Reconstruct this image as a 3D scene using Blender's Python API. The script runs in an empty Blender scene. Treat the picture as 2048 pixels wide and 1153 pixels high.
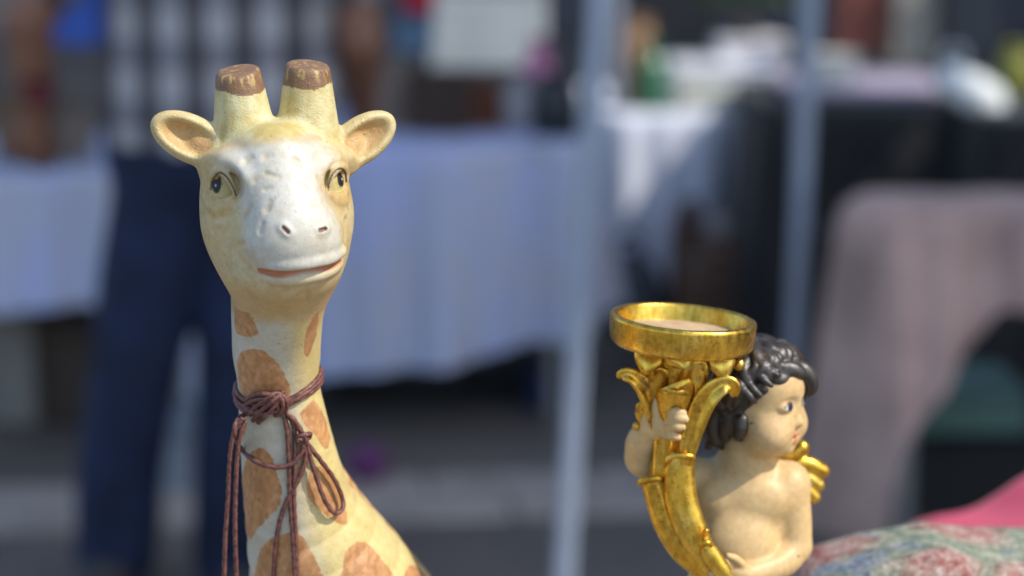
import bpy, math, random
import numpy as np
from concurrent.futures import ThreadPoolExecutor
from mathutils import Vector, Matrix

# ------------------------------------------------------------------ camera, sky, sun, exposure
scene = bpy.context.scene
C = bpy.context.collection
PITCH = math.radians(12.0)
CAMZ = 1.45
FPX = 3960.0                       # focal length in photo pixels (2048 wide)
cam_data = bpy.data.cameras.new('camera')
cam = bpy.data.objects.new('camera', cam_data)
C.objects.link(cam)
cam.location = (0, 0, CAMZ)
cam.rotation_euler = (math.pi / 2 - PITCH, 0, 0)
cam_data.sensor_width = 36.0
cam_data.lens = FPX / 2048 * 36.0
cam_data.clip_start = 0.05
cam_data.clip_end = 600
cam_data.dof.use_dof = True
cam_data.dof.focus_distance = 0.98
cam_data.dof.aperture_fstop = 3.6
cam_data.dof.aperture_blades = 0
scene.camera = cam

TO_SUN = Vector((0.62, -0.24, 0.72)).normalized()
world = bpy.data.worlds.new('World')
scene.world = world
world.use_nodes = True
wn = world.node_tree.nodes
wl = world.node_tree.links
sky = wn.new('ShaderNodeTexSky')
sky.sky_type = 'NISHITA'
sky.sun_disc = False
sky.sun_elevation = math.asin(TO_SUN.z)
sky.sun_rotation = math.atan2(TO_SUN.x, TO_SUN.y)
sky.altitude = 100
sky.dust_density = 1.0
wl.new(sky.outputs[0], wn['Background'].inputs[0])
wn['Background'].inputs[1].default_value = 0.15
sun_data = bpy.data.lights.new('sun', 'SUN')
sun_data.energy = 2.7
sun_data.angle = math.radians(0.6)
sun_data.color = (1.0, 0.94, 0.84)
sun = bpy.data.objects.new('sun', sun_data)
C.objects.link(sun)
sun.rotation_euler = TO_SUN.to_track_quat('Z', 'Y').to_euler()
sun.location = (3, -2, 6)
scene.view_settings.view_transform = 'Standard'
scene.view_settings.look = 'None'
scene.view_settings.gamma = 1
scene.view_settings.exposure = 0.7
scene.render.engine = 'CYCLES'
scene.cycles.use_denoising = True
scene.cycles.max_bounces = 8
scene.cycles.caustics_reflective = False
scene.cycles.caustics_refractive = False

# ------------------------------------------------------------------ helpers
FWD = np.array([0, math.cos(PITCH), -math.sin(PITCH)])
UPV = np.array([0, math.sin(PITCH), math.cos(PITCH)])
RGT = np.array([1.0, 0, 0])

def at(px, py, y):
    """world point seen at photo pixel (px, py) on the vertical plane at distance y"""
    d = FWD + RGT * ((px - 1024) / FPX) + UPV * ((576.5 - py) / FPX)
    t = y / d[1]
    return np.array([0, 0, CAMZ]) + d * t

def proj(P):
    """photo pixel of world points (N,3)"""
    q = P - np.array([0, 0, CAMZ])
    z = q @ FWD
    return 1024 + FPX * (q @ RGT) / z, 576.5 - FPX * (q @ UPV) / z

def srgb(r, g, b):
    def f(c):
        c = c / 255.0
        return c / 12.92 if c <= 0.04045 else ((c + 0.055) / 1.055) ** 2.4
    return (f(r), f(g), f(b))

def props(o, label=None, cat=None, group=None, kind=None):
    if label: o['label'] = label
    if cat: o['category'] = cat
    if group: o['group'] = group
    if kind: o['kind'] = kind
    return o

def empty(name, loc, label=None, cat=None, group=None):
    o = bpy.data.objects.new(name, None)
    o.empty_display_size = 0.05
    C.objects.link(o)
    o.location = loc
    return props(o, label, cat, group)

def add_mesh(name, V, F, mat, parent=None, smooth=True, normals=None, cols=None):
    """one mesh object; V world coordinates; parented without moving"""
    V = np.asarray(V, dtype=np.float64)
    off = np.array(parent_origin(parent)) if parent is not None else np.zeros(3)
    me = bpy.data.meshes.new(name)
    Vl = V - off
    if isinstance(F, np.ndarray):
        nv, nf, k = len(Vl), len(F), F.shape[1]
        me.vertices.add(nv)
        me.vertices.foreach_set('co', Vl.astype(np.float32).ravel())
        me.loops.add(nf * k)
        me.loops.foreach_set('vertex_index', F.astype(np.int32).ravel())
        me.polygons.add(nf)
        me.polygons.foreach_set('loop_start', np.arange(0, nf * k, k, dtype=np.int32))
        me.update(calc_edges=True)
    else:
        me.from_pydata([tuple(v) for v in Vl], [], F)
    me.validate()
    if smooth:
        me.polygons.foreach_set('use_smooth', np.ones(len(me.polygons), dtype=bool))
    if cols is not None:
        a = me.attributes.new('Col', 'FLOAT_COLOR', 'POINT')
        cc = np.ones((len(Vl), 4), dtype=np.float32)
        cc[:, :3] = cols
        a.data.foreach_set('color', cc.ravel())
    if normals is not None:
        me.normals_split_custom_set_from_vertices([tuple(n) for n in normals])
    me.materials.append(mat)
    o = bpy.data.objects.new(name, me)
    C.objects.link(o)
    if parent is not None:
        o.parent = parent
    return o

def parent_origin(p):
    v = np.zeros(3)
    while p is not None:
        v += np.array(p.location)
        p = p.parent
    return v

# ------------------------------------------------------------------ materials
def new_mat(name):
    m = bpy.data.materials.new(name)
    m.use_nodes = True
    nt = m.node_tree
    return m, nt, nt.nodes['Principled BSDF']

def nnode(nt, typ, **kw):
    n = nt.nodes.new(typ)
    for k, v in kw.items():
        setattr(n, k, v)
    return n

def coords(nt, scale=None, kind='Object'):
    tc = nt.nodes.new('ShaderNodeTexCoord')
    if scale is None:
        return tc.outputs[kind]
    mp = nt.nodes.new('ShaderNodeMapping')
    mp.inputs['Scale'].default_value = scale
    nt.links.new(tc.outputs[kind], mp.inputs[0])
    return mp.outputs[0]

def noise(nt, vec, scale, detail=3, rough=0.55):
    n = nt.nodes.new('ShaderNodeTexNoise')
    n.inputs['Scale'].default_value = scale
    n.inputs['Detail'].default_value = detail
    n.inputs['Roughness'].default_value = rough
    nt.links.new(vec, n.inputs['Vector'])
    return n.outputs['Fac']

def ramp(nt, fac, stops):
    r = nt.nodes.new('ShaderNodeValToRGB')
    els = r.color_ramp.elements
    while len(els) < len(stops):
        els.new(0.5)
    for e, (p, c) in zip(els, stops):
        e.position = p
        e.color = (*c, 1) if len(c) == 3 else c
    nt.links.new(fac, r.inputs[0])
    return r.outputs[0]

def mix(nt, a, b, fac, mode='MIX'):
    m = nt.nodes.new('ShaderNodeMix')
    m.data_type = 'RGBA'
    m.blend_type = mode
    for sock, v in ((m.inputs[6], a), (m.inputs[7], b), (m.inputs[0], fac)):
        if isinstance(v, (int, float)):
            sock.default_value = v
        elif isinstance(v, tuple):
            sock.default_value = (*v, 1)
        else:
            nt.links.new(v, sock)
    return m.outputs[2]

def bump(nt, bs, h, strength, dist):
    b = nt.nodes.new('ShaderNodeBump')
    b.inputs['Strength'].default_value = strength
    b.inputs['Distance'].default_value = dist
    nt.links.new(h, b.inputs['Height'])
    nt.links.new(b.outputs[0], bs.inputs['Normal'])

def simple_mat(name, col, rough=0.7, var=0.18, scale=8.0, metal=0.0, spec=0.4, bmp=0.0, stretch=(1, 1, 1)):
    m, nt, bs = new_mat(name)
    v = coords(nt, stretch)
    f = noise(nt, v, scale, 4)
    lo = tuple(max(0, c * (1 - var)) for c in col)
    hi = tuple(min(1, c * (1 + var)) for c in col)
    nt.links.new(ramp(nt, f, [(0.3, lo), (0.7, hi)]), bs.inputs['Base Color'])
    bs.inputs['Roughness'].default_value = rough
    bs.inputs['Metallic'].default_value = metal
    bs.inputs['Specular IOR Level'].default_value = spec
    if bmp:
        bump(nt, bs, f, 0.5, bmp)
    return m

# ------------------------------------------------------------------ signed distance modelling
def smin(a, b, k):
    if k <= 0:
        return np.minimum(a, b)
    h = np.maximum(k - np.abs(a - b), 0) / k
    return np.minimum(a, b) - h * h * k * 0.25

def smax(a, b, k):
    return -smin(-a, -b, k)

class Prim:
    def __init__(self, f, lo, hi):
        self.f, self.lo, self.hi = f, np.asarray(lo, float), np.asarray(hi, float)

def E(c, r, R=None):
    """ellipsoid; R columns are its axes"""
    c = np.asarray(c, np.float32)
    r = np.asarray(r, np.float32) if np.ndim(r) else np.array([r] * 3, np.float32)
    R = None if R is None else np.asarray(R, np.float32)
    def f(P):
        q = P - c
        if R is not None:
            q = q @ R
        q = q / r
        k0 = np.sqrt(np.einsum('ij,ij->i', q, q)) + 1e-9
        q = q / r
        k1 = np.sqrt(np.einsum('ij,ij->i', q, q)) + 1e-9
        return k0 * (k0 - 1) / k1
    m = r.max()
    return Prim(f, c - m, c + m)

def Cap(a, b, ra, rb):
    a = np.asarray(a, np.float32); b = np.asarray(b, np.float32)
    ab = b - a
    L2 = ab @ ab
    def f(P):
        t = np.clip(((P - a) @ ab) / L2, 0, 1)
        d = P - a - t[..., None] * ab
        return np.sqrt(np.einsum('ij,ij->i', d, d)) - (ra + (rb - ra) * t)
    m = max(ra, rb)
    return Prim(f, np.minimum(a, b) - m, np.maximum(a, b) + m)

def spline(pts, n=6):
    """Catmull-Rom through rows of pts (any width)"""
    p = np.asarray(pts, float)
    if len(p) < 3:
        t = np.linspace(0, 1, n + 1)[:, None]
        return p[0] * (1 - t) + p[-1] * t
    q = np.vstack([2 * p[0] - p[1], p, 2 * p[-1] - p[-2]])
    out = []
    for i in range(1, len(q) - 2):
        for t in np.linspace(0, 1, n, endpoint=False):
            a, b, c, d = q[i - 1], q[i], q[i + 1], q[i + 2]
            out.append(0.5 * (2 * b + (c - a) * t + (2 * a - 5 * b + 4 * c - d) * t * t + (3 * b - a - 3 * c + d) * t ** 3))
    out.append(q[-2])
    return np.array(out)

def Tube(pts, radii, n=4):
    """smooth tube of varying radius through points"""
    s = spline(np.column_stack([np.asarray(pts, float), np.asarray(radii, float)]), n).astype(np.float32)
    X, R = s[:, :3], s[:, 3]
    AB = np.diff(X, axis=0)
    LL = (AB * AB).sum(1) + 1e-12
    RM = np.maximum(R[:-1], R[1:]); RN = np.minimum(R[:-1], R[1:])
    def f(P):
        lo = P.min(0); hi = P.max(0)
        c = (lo + hi) * 0.5; rad = np.linalg.norm(hi - lo) * 0.5
        tc = np.clip(((c - X[:-1]) * AB).sum(1) / LL, 0, 1)
        dc = np.linalg.norm(c - X[:-1] - tc[:, None] * AB, axis=1)
        use = np.nonzero(dc - RM - rad <= (dc - RN).min() + rad)[0]     # only segments that can be nearest here
        out = None
        for i in use:
            q = P - X[i]
            t = np.clip(q @ (AB[i] / LL[i]), 0, 1)
            q -= t[:, None] * AB[i]
            v = np.sqrt(np.einsum('ij,ij->i', q, q)) - (R[i] + (R[i + 1] - R[i]) * t)
            out = v if out is None else np.minimum(out, v)
        return out
    m = R.max()
    return Prim(f, X.min(0) - m, X.max(0) + m)

def Cut(base, other, k):
    return Prim(lambda P: smax(base.f(P), -other.f(P), k), base.lo, base.hi)

def Below(base, p, n, k):
    """base limited to the half space behind plane (p, n)"""
    p = np.asarray(p, np.float32); n = np.asarray(n, np.float32); n = n / np.linalg.norm(n)
    return Prim(lambda P: smax(base.f(P), (P - p) @ n, k), base.lo, base.hi)

class Sculpt:
    def __init__(self):
        self.ops = []
    def add(self, prim, k=0, tag=0):
        self.ops.append(('+', prim, k, tag))
    def sub(self, prim, k=0, tag=None):
        self.ops.append(('-', prim, k, tag))
    def eval(self, P, want_tag=False):
        """distance (and owner tag) at points (N,3); each shape only looks at points near it"""
        d = np.full(len(P), 1e3)
        tg = np.zeros(len(P), dtype=np.int32)
        for op, pr, k, tag in self.ops:
            m = np.nonzero(((P > pr.lo - k - 12) & (P < pr.hi + k + 12)).all(1))[0]
            if not len(m):
                continue
            v = pr.f(P[m])
            dm = d[m]
            if op == '+':
                if want_tag:
                    tg[m[v < dm]] = tag
                d[m] = smin(dm, v, k)
            else:
                d[m] = smax(dm, -v, k)
        return (d, tg) if want_tag else d
    def mesh(self, h, lo=None, hi=None, B=16):
        adds = [o for o in self.ops if o[0] == '+']
        blo = np.min([o[1].lo for o in adds], axis=0) - 3 * h
        bhi = np.max([o[1].hi for o in adds], axis=0) + 3 * h
        if lo is not None: blo = np.maximum(blo, lo)
        if hi is not None: bhi = np.minimum(bhi, hi)
        nb = np.maximum(np.ceil((bhi - blo) / (h * B)).astype(int), 1)
        n = nb * B + 1
        D = np.full(n, 1e3, dtype=np.float32)
        # keep only blocks of B cells that the surface can cross
        ctr = np.stack(np.meshgrid(*[blo[i] + h * B * (np.arange(nb[i]) + 0.5) for i in range(3)], indexing='ij'), -1)
        dc = self._dist_bound(ctr.reshape(-1, 3)).reshape(tuple(nb))
        R = h * B * 0.5 * 1.7320508
        near = np.argwhere(np.abs(dc) < R * 1.5 + 2 * h)
        inside = np.argwhere(dc <= -(R * 1.5 + 2 * h))
        for i, j, k in inside:
            D[i * B:i * B + B + 1, j * B:j * B + B + 1, k * B:k * B + B + 1] = -1e3
        loc = np.stack(np.meshgrid(*[np.arange(B + 1) * h] * 3, indexing='ij'), -1).reshape(-1, 3)
        los = np.array([o[1].lo - o[2] - 2 * h for o in self.ops]); his = np.array([o[1].hi + o[2] + 2 * h for o in self.ops])
        def block(ijk):
            i, j, k = ijk
            o = blo + h * B * np.array([i, j, k])
            P = (o + loc).astype(np.float32)
            sel = np.nonzero((los < o + h * B).all(1) & (his > o).all(1))[0]
            d = np.full(len(P), 1e3, np.float32)
            for q in sel:
                op, pr, kk, _ = self.ops[q]
                v = pr.f(P)
                d = smin(d, v, kk) if op == '+' else smax(d, -v, kk)
            D[i * B:i * B + B + 1, j * B:j * B + B + 1, k * B:k * B + B + 1] = d.reshape(B + 1, B + 1, B + 1)
        with ThreadPoolExecutor(4) as ex:
            list(ex.map(block, near, chunksize=16))
        V, F = surface_nets(D, blo, h)
        # normals from the field itself, by finite differences read trilinearly
        G = (V - blo) / h
        def read(Q):
            Q = np.clip(Q, 0, np.array(n) - 1.001)
            i = Q.astype(int); f = Q - i
            out = 0
            for dx in (0, 1):
                for dy in (0, 1):
                    for dz in (0, 1):
                        w = (f[:, 0] if dx else 1 - f[:, 0]) * (f[:, 1] if dy else 1 - f[:, 1]) * (f[:, 2] if dz else 1 - f[:, 2])
                        out = out + w * np.clip(D[i[:, 0] + dx, i[:, 1] + dy, i[:, 2] + dz], -4 * h, 4 * h)
            return out
        N = np.stack([read(G + e) - read(G - e) for e in np.eye(3)], 1)
        N /= np.linalg.norm(N, axis=1)[:, None] + 1e-12
        return V, F, N
    def _dist_bound(self, P):
        d = np.full(len(P), 1e3)
        for op, pr, k, tag in self.ops:
            v = pr.f(P)
            d = smin(d, v, k) if op == '+' else smax(d, -v, k)
        return d

def surface_nets(D, lo, h):
    S = D < 0
    c = [S[i:S.shape[0] - 1 + i, j:S.shape[1] - 1 + j, k:S.shape[2] - 1 + k] for i in (0, 1) for j in (0, 1) for k in (0, 1)]
    anyc = c[0].copy(); allc = c[0].copy()
    for q in c[1:]:
        anyc |= q; allc &= q
    act = anyc & ~allc
    idx = np.argwhere(act)
    vid = np.full(act.shape, -1, dtype=np.int32)
    vid[act] = np.arange(len(idx))
    offs = np.array([(i, j, k) for i in (0, 1) for j in (0, 1) for k in (0, 1)])
    val = np.stack([D[idx[:, 0] + o[0], idx[:, 1] + o[1], idx[:, 2] + o[2]] for o in offs], 1)
    acc = np.zeros((len(idx), 3)); cnt = np.zeros(len(idx))
    for a in range(8):
        for b in range(a + 1, 8):
            if np.abs(offs[a] - offs[b]).sum() != 1:
                continue
            va, vb = val[:, a], val[:, b]
            m = (va < 0) != (vb < 0)
            t = np.where(m, va / np.where(m, va - vb, 1), 0)
            p = offs[a] + t[:, None] * (offs[b] - offs[a])
            acc += np.where(m[:, None], p, 0)
            cnt += m
    V = lo + h * (idx + acc / cnt[:, None])
    quads = []
    for axis in range(3):
        A = [slice(None)] * 3; B = [slice(None)] * 3
        A[axis] = slice(0, -1); B[axis] = slice(1, None)
        sa, sb = S[tuple(A)], S[tuple(B)]
        e = np.argwhere(sa != sb)
        u, v = [(1, 2), (2, 0), (0, 1)][axis]
        ok = (e[:, u] > 0) & (e[:, v] > 0) & (e[:, u] < D.shape[u] - 1) & (e[:, v] < D.shape[v] - 1)
        e = e[ok]
        flip = sa[tuple(e.T)]
        def cell(du, dv):
            q = e.copy(); q[:, u] += du; q[:, v] += dv
            return vid[tuple(q.T)]
        q = np.stack([cell(-1, -1), cell(0, -1), cell(0, 0), cell(-1, 0)], 1)
        q[~flip] = q[~flip][:, ::-1]
        quads.append(q)
    F = np.concatenate(quads)
    return V, F[(F >= 0).all(1)]

def submesh(V, F, N, cols, keep):
    f = F[keep]
    used = np.unique(f)
    mp = np.full(len(V), -1, dtype=np.int64)
    mp[used] = np.arange(len(used))
    return V[used], mp[f], N[used], cols[used]

def fbm(P, scale, seed=0, octaves=3):
    """cheap value noise in [0,1] on points (N,3)"""
    rng = np.random.RandomState(seed)
    tab = rng.rand(4096).astype(np.float32)
    out = np.zeros(P.shape[:-1]); amp = 1.0; tot = 0
    for o in range(octaves):
        q = P * scale * 2 ** o + 17.3 * o
        i = np.floor(q).astype(np.int64); f = q - i
        f = f * f * (3 - 2 * f)
        r = 0
        for dx in (0, 1):
            for dy in (0, 1):
                for dz in (0, 1):
                    hsh = ((i[..., 0] + dx) * 73856093 ^ (i[..., 1] + dy) * 19349663 ^ (i[..., 2] + dz) * 83492791) & 4095
                    w = (f[..., 0] if dx else 1 - f[..., 0]) * (f[..., 1] if dy else 1 - f[..., 1]) * (f[..., 2] if dz else 1 - f[..., 2])
                    r = r + tab[hsh] * w
        out += amp * r; tot += amp; amp *= 0.5
    return out / tot

def lerp(a, b, t):
    t = np.clip(t, 0, 1)[..., None]
    return np.asarray(a) * (1 - t) + np.asarray(b) * t

def sstep(a, b, x):
    t = np.clip((x - a) / (b - a), 0, 1)
    return t * t * (3 - 2 * t)

def tube_mesh(pts, radii, sides=8, n=6, twist=0.0, caps=True):
    """lofted tube; returns V, F (lists)"""
    p = np.asarray(pts, float)
    r = np.asarray(radii, float) if np.ndim(radii) else np.full(len(p), float(radii))
    s = spline(np.column_stack([p, r]), n)
    X, R = s[:, :3], s[:, 3]
    T = np.gradient(X, axis=0)
    T /= np.linalg.norm(T, axis=1)[:, None] + 1e-12
    ref = np.array([0.3, 0.2, 0.93])
    if abs(T[0] @ ref) > 0.9:
        ref = np.array([1.0, 0, 0])
    u = np.cross(T[0], ref); u /= np.linalg.norm(u)
    V, F = [], []
    for i in range(len(X)):
        u = u - T[i] * (u @ T[i]); u /= np.linalg.norm(u) + 1e-12
        w = np.cross(T[i], u)
        for k in range(sides):
            a = 2 * math.pi * k / sides + twist * i
            V.append(X[i] + R[i] * (math.cos(a) * u + math.sin(a) * w))
    for i in range(len(X) - 1):
        for k in range(sides):
            a, b = i * sides + k, i * sides + (k + 1) % sides
            F.append((a, b, b + sides, a + sides))
    if caps:
        F.append(tuple(range(sides))[::-1])
        F.append(tuple(range(len(V) - sides, len(V))))
    return V, F

def lathe(prof, center, seg=32, tilt=None):
    """surface of revolution about z; prof = [(r, z), ...]; tilt = 3x3"""
    V, F = [], []
    m = len(prof)
    for r, z in prof:
        for k in range(seg):
            a = 2 * math.pi * k / seg
            V.append((r * math.cos(a), r * math.sin(a), z))
    for i in range(m - 1):
        for k in range(seg):
            a, b = i * seg + k, i * seg + (k + 1) % seg
            F.append((a, b, b + seg, a + seg))
    if prof[0][0] > 1e-6: F.append(tuple(range(seg))[::-1])
    if prof[-1][0] > 1e-6: F.append(tuple(range((m - 1) * seg, m * seg)))
    V = np.array(V)
    if tilt is not None:
        V = V @ np.asarray(tilt).T
    return V + np.asarray(center), F

def rbox(c, s, b=0.01, rotz=0.0):
    """bevelled box as V, F: centre c, full size s"""
    hx, hy, hz = [v / 2 for v in s]
    b = min(b, hx * 0.49, hy * 0.49, hz * 0.49)
    prof = [(hx - b, hy - b, -hz), (hx, hy, -hz + b), (hx, hy, hz - b), (hx - b, hy - b, hz)]
    V, F = [], []
    for (x, y, z) in prof:
        bb = b if x == hx else b * 0.4
        for (px, py) in ((x - bb, -y), (x, -y + bb), (x, y - bb), (x - bb, y), (-x + bb, y), (-x, y - bb), (-x, -y + bb), (-x + bb, -y)):
            V.append((px, py, z))
    for i in range(3):
        for k in range(8):
            a, d = i * 8 + k, i * 8 + (k + 1) % 8
            F.append((a, d, d + 8, a + 8))
    F.append(tuple(range(8))[::-1]); F.append(tuple(range(24, 32)))
    V = np.array(V)
    cz, sz = math.cos(rotz), math.sin(rotz)
    V = V @ np.array([[cz, sz, 0], [-sz, cz, 0], [0, 0, 1]])
    return V + np.asarray(c), F

def join(*parts):
    V, F, o = [], [], 0
    for v, f in parts:
        V.append(np.asarray(v))
        F += [tuple(int(i) + o for i in q) for q in f]
        o += len(v)
    return np.vstack(V), F
# ------------------------------------------------------------------ giraffe figurine
YG = 0.97
UG = (YG * math.cos(PITCH) + (CAMZ - at(542, 400, YG)[2]) * math.sin(PITCH)) / FPX   # metres per photo pixel
OG = at(542, 400, YG)
def gpt(px, py, w):
    return (at(px, py, YG + w * UG) - OG) / UG
yaw, roll = math.radians(17), math.radians(3.2)
hX = np.array([math.cos(yaw), math.sin(yaw), 0]); hF = np.array([math.sin(yaw), -math.cos(yaw), 0]); hZ = np.array([0, 0, 1.0])
hX, hZ = hX * math.cos(roll) + hZ * math.sin(roll), hZ * math.cos(roll) - hX * math.sin(roll)
HR = np.stack([hX, hF, hZ], 1)            # head axes as columns
def hl(x, f, z):
    return hX * (x + 6) + hF * f + hZ * z

BODY, EAR, HORN, EYE, TIP = 0, 1, 2, 3, 4
g = Sculpt()
# neck and chest
neck = [(551, 545, 60, 92), (551, 620, 72, 86), (554, 700, 84, 83), (557, 770, 98, 85), (566, 840, 112, 92), (586, 960, 140, 108), (606, 1040, 165, 124), (655, 1150, 205, 170), (700, 1260, 250, 215)]
g.add(Tube([gpt(a, b, w) for a, b, w, r in neck], [r for *_, r in neck], 2), 0, BODY)
# trunk, folded legs: the animal lies on the table
g.add(E(gpt(800, 1420, 360), (300, 330, 250)), 120, BODY)
g.add(E(gpt(880, 1530, 560), (290, 300, 220)), 80, BODY)
# skull
g.add(E(hl(0, 15, 36), (143, 122, 108), HR), 46, BODY)
g.add(E(hl(0, 28, -42), (152, 116, 112), HR), 50, BODY)
g.add(E(hl(0, 30, -112), (122, 100, 90), HR), 50, BODY)
g.add(Cap(hl(0, 66, 82), hl(0, 152, -28), 82, 76), 44, BODY)
g.add(E(hl(6, 148, -62), (94, 76, 62), HR), 40, BODY)
g.add(E(hl(0, 108, -122), (88, 78, 52), HR), 34, BODY)
g.add(Cap(hl(2, 64, -118), gpt(552, 700, 60), 98, 74), 50, BODY)
for s in (-1, 1):
    # horns
    horn = Cap(hl(s * 63 + 16, -4, 112), hl(s * 71 + 22, -12, 300), 66, 38)
    g.add(Below(horn, hl(s * 71 + 20, -12, 264), hX * s * 0.10 + hF * 0.16 + hZ, 11), 22, HORN)
    # ears: a thick leaf with a scooped front
    ea = hX * s * 0.86 - hF * 0.08 + hZ * (0.46 if s > 0 else 0.52); ea = ea / np.linalg.norm(ea)
    ef = hF - ea * (hF @ ea) + hZ * 0.05; ef /= np.linalg.norm(ef)
    eu = np.cross(ea, ef) * -s; ef = ef
    ER = np.stack([ea, ef, np.cross(ea, ef)], 1)
    ec = hl(s * 186 + (34 if s < 0 else -2), -4, 100 if s > 0 else 136)
    ear = E(ec, (86, 30, 47), ER)
    scoop = E(ec + ef * 26 + ea * 6, (66, 32, 29), ER)
    g.add(Cut(ear, scoop, 14), 14, EAR)
    g.add(Cap(ec - ea * 62 - ef * 8, ec - ea * 20 - ef * 14, 36, 26), 16, EAR)
# lips
up = [(-60, 176, -89, 9), (-44, 196, -90, 14), (-14, 212, -91, 15), (24, 213, -90, 15), (64, 192, -90, 16), (96, 147, -89, 14)]
lw = [(-54, 170, -115, 6), (-42, 184, -121, 9), (-16, 196, -125, 10), (24, 196, -124, 10), (62, 178, -122, 10), (92, 138, -117, 8)]
md = [(-68, 176, -104, 4), (-48, 198, -107, 8), (-16, 215, -110, 9), (24, 216, -109, 9), (66, 194, -107, 8.5), (103, 138, -104, 5)]
g.add(Tube([hl(*q[:3]) for q in up], [q[3] for q in up]), 7, BODY)
g.add(Tube([hl(*q[:3]) for q in lw], [q[3] for q in lw]), 16, BODY)
g.sub(Tube([hl(*q[:3]) for q in md], [q[3] for q in md]), 4)
# mane on the nape, behind
mane = [(600, 700, 170, 20), (614, 800, 190, 24), (640, 900, 220, 30), (700, 1000, 262, 34), (770, 1080, 300, 34), (840, 1165, 360, 34)]
g.add(Tube([gpt(a - 6, b, w) for a, b, w, r in mane], [r for *_, r in mane], 2), 14, BODY)

# chisel marks on the face, found by walking from the photo pixel to the surface
from mathutils.bvhtree import BVHTree
CAMG = (np.array([0, 0, CAMZ]) - OG) / UG
def bvh_of(V, F):
    return BVHTree.FromPolygons([tuple(v) for v in V], [tuple(int(i) for i in f) for f in F])
V0, F0, _ = g.mesh(6.0, lo=np.array([-1e4, -1e4, gpt(650, 1290, 200)[2]]))
SKIN = bvh_of(V0, F0)
def hit(px, py):
    d = gpt(px, py, 0) - CAMG; d /= np.linalg.norm(d)
    r = SKIN.ray_cast(Vector(CAMG), Vector(d))
    return (np.array(r[0]) if r[0] is not None else gpt(px, py, 60)), d
def hits(pts, inset=0.0):
    out = []
    for q in pts:
        p, d = hit(*q)
        out.append(p + d * inset)
    return out
# eyes: brow, almond opening, eyeball, lids, bag under the eye
EYES = {-1: dict(c=(444, 374), r=(33, 13, 25), tilt=0.35, brow=[(411, 342), (423, 326), (448, 322), (474, 336), (490, 356)],
                 up=[(420, 376), (425, 356), (438, 343), (453, 353), (464, 372), (471, 388)], lo=[(421, 382), (429, 397), (443, 403), (458, 399), (470, 390)],
                 bag=[(410, 392), (422, 412), (442, 419), (464, 410)], pu=(433, 366, 10.0, 21), gl=(431.5, 371)),
        1: dict(c=(676, 364), r=(24, 12, 26), tilt=-0.3, brow=[(652, 340), (662, 324), (678, 316), (692, 320), (699, 334)],
                up=[(658, 372), (664, 352), (673, 339), (684, 335), (692, 345), (694, 360)], lo=[(660, 380), (670, 389), (682, 392), (691, 382)],
                bag=[(658, 390), (672, 402), (688, 402)], pu=(682.5, 354, 8.0, 20), gl=(684.5, 359))}
for s, e in EYES.items():
    g.add(Tube(hits(e['brow'], 7), [10, 18, 20, 17, 10]), 26, BODY)
V0, F0, _ = g.mesh(6.0, lo=np.array([-1e4, -1e4, gpt(650, 1290, 200)[2]]))
SKIN = bvh_of(V0, F0)
for s, e in EYES.items():
    d = gpt(*e['c'], 0) - CAMG; d /= np.linalg.norm(d)
    r = SKIN.ray_cast(Vector(CAMG), Vector(d))
    c, n = np.array(r[0]), np.array(r[1])
    if n @ d > 0: n = -n
    n = n * 0.6 - d * 0.4; n /= np.linalg.norm(n)
    u = hZ - n * (hZ @ n); u /= np.linalg.norm(u)
    l = np.cross(u, n)
    ct, st = math.cos(e['tilt']), math.sin(e['tilt'])
    l, u = l * ct + u * st * 1, u * ct - l * st
    RE = np.stack([l, n, u], 1)
    rx, rn, ru = e['r']
    g.sub(E(c + n * 14 - u * 4, (rx + 16, 24, ru + 12), RE), 18)
    c = c - n * 5
    g.sub(E(c + n * 3, (rx + 3, rn + 11, ru + 3), RE), 7)
    g.add(E(c - n * (rn + 6.5), (rx + 5, rn + 5, ru + 6), RE), 1.5, EYE)
    g.add(Tube(hits(e['up'], 4.5), [3, 6.5, 8, 7.5, 6, 3][:len(e['up'])]), 8, BODY)
    g.add(Tube(hits(e['lo'], 8), [3, 5, 6, 6, 3][:len(e['lo'])]), 8, BODY)
    g.add(Tube(hits(e['bag'], 7), [3, 7, 7, 4][:len(e['bag'])]), 12, BODY)
NOS = [((567, 456), (576, 465)), ((640, 462), (650, 458))]
for a_, b_ in NOS:
    pa, pb = hits([a_, b_], -0.5)
    g.add(Tube([pa + (hit(*a_)[1]) * 6, pb + hit(*b_)[1] * 6], [8, 8]), 12, BODY)
for a_, b_ in NOS:
    g.sub(Cap(*hits([a_, b_], -2), 4.2, 4.2), 1.5)
marks = [((490, 318), (498, 314), 9), ((530, 312), (540, 309), 9), ((594, 318), (604, 326), 11), ((508, 362), (530, 347), 4), ((530, 347), (556, 353), 3.5),
         ((528, 379), (540, 375), 3), ((530, 416), (536, 404), 9), ((517, 462), (522, 448), 7), ((488, 438), (500, 414), 5),
         ((456, 500), (486, 488), 5), ((638, 356), (648, 374), 5), ((648, 404), (660, 420), 4), ((694, 440), (692, 476), 5), ((424, 440), (440, 434), 4),
         ((422, 442), (424, 462), 4), ((456, 436), (474, 420), 3), ((684, 470), (688, 500), 5), ((606, 366), (622, 380), 2.5), ((614, 580), (612, 606), 3.5)]
mark_pts = []
for a, b, r in marks:
    pa, da = hit(*a); pb, _ = hit(*b)
    mark_pts.append((pa - da * r * 0.85, pb - da * r * 0.85, r))
for pa, pb, r in mark_pts:
    g.sub(Cap(pa, pb, r, r * 0.8), 7)

VOX_G = 2.7
zcut = gpt(650, 1290, 200)[2]
V, F, N = g.mesh(VOX_G, lo=np.array([-1e4, -1e4, zcut]))
_, tags = g.eval(V, True)
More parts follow.
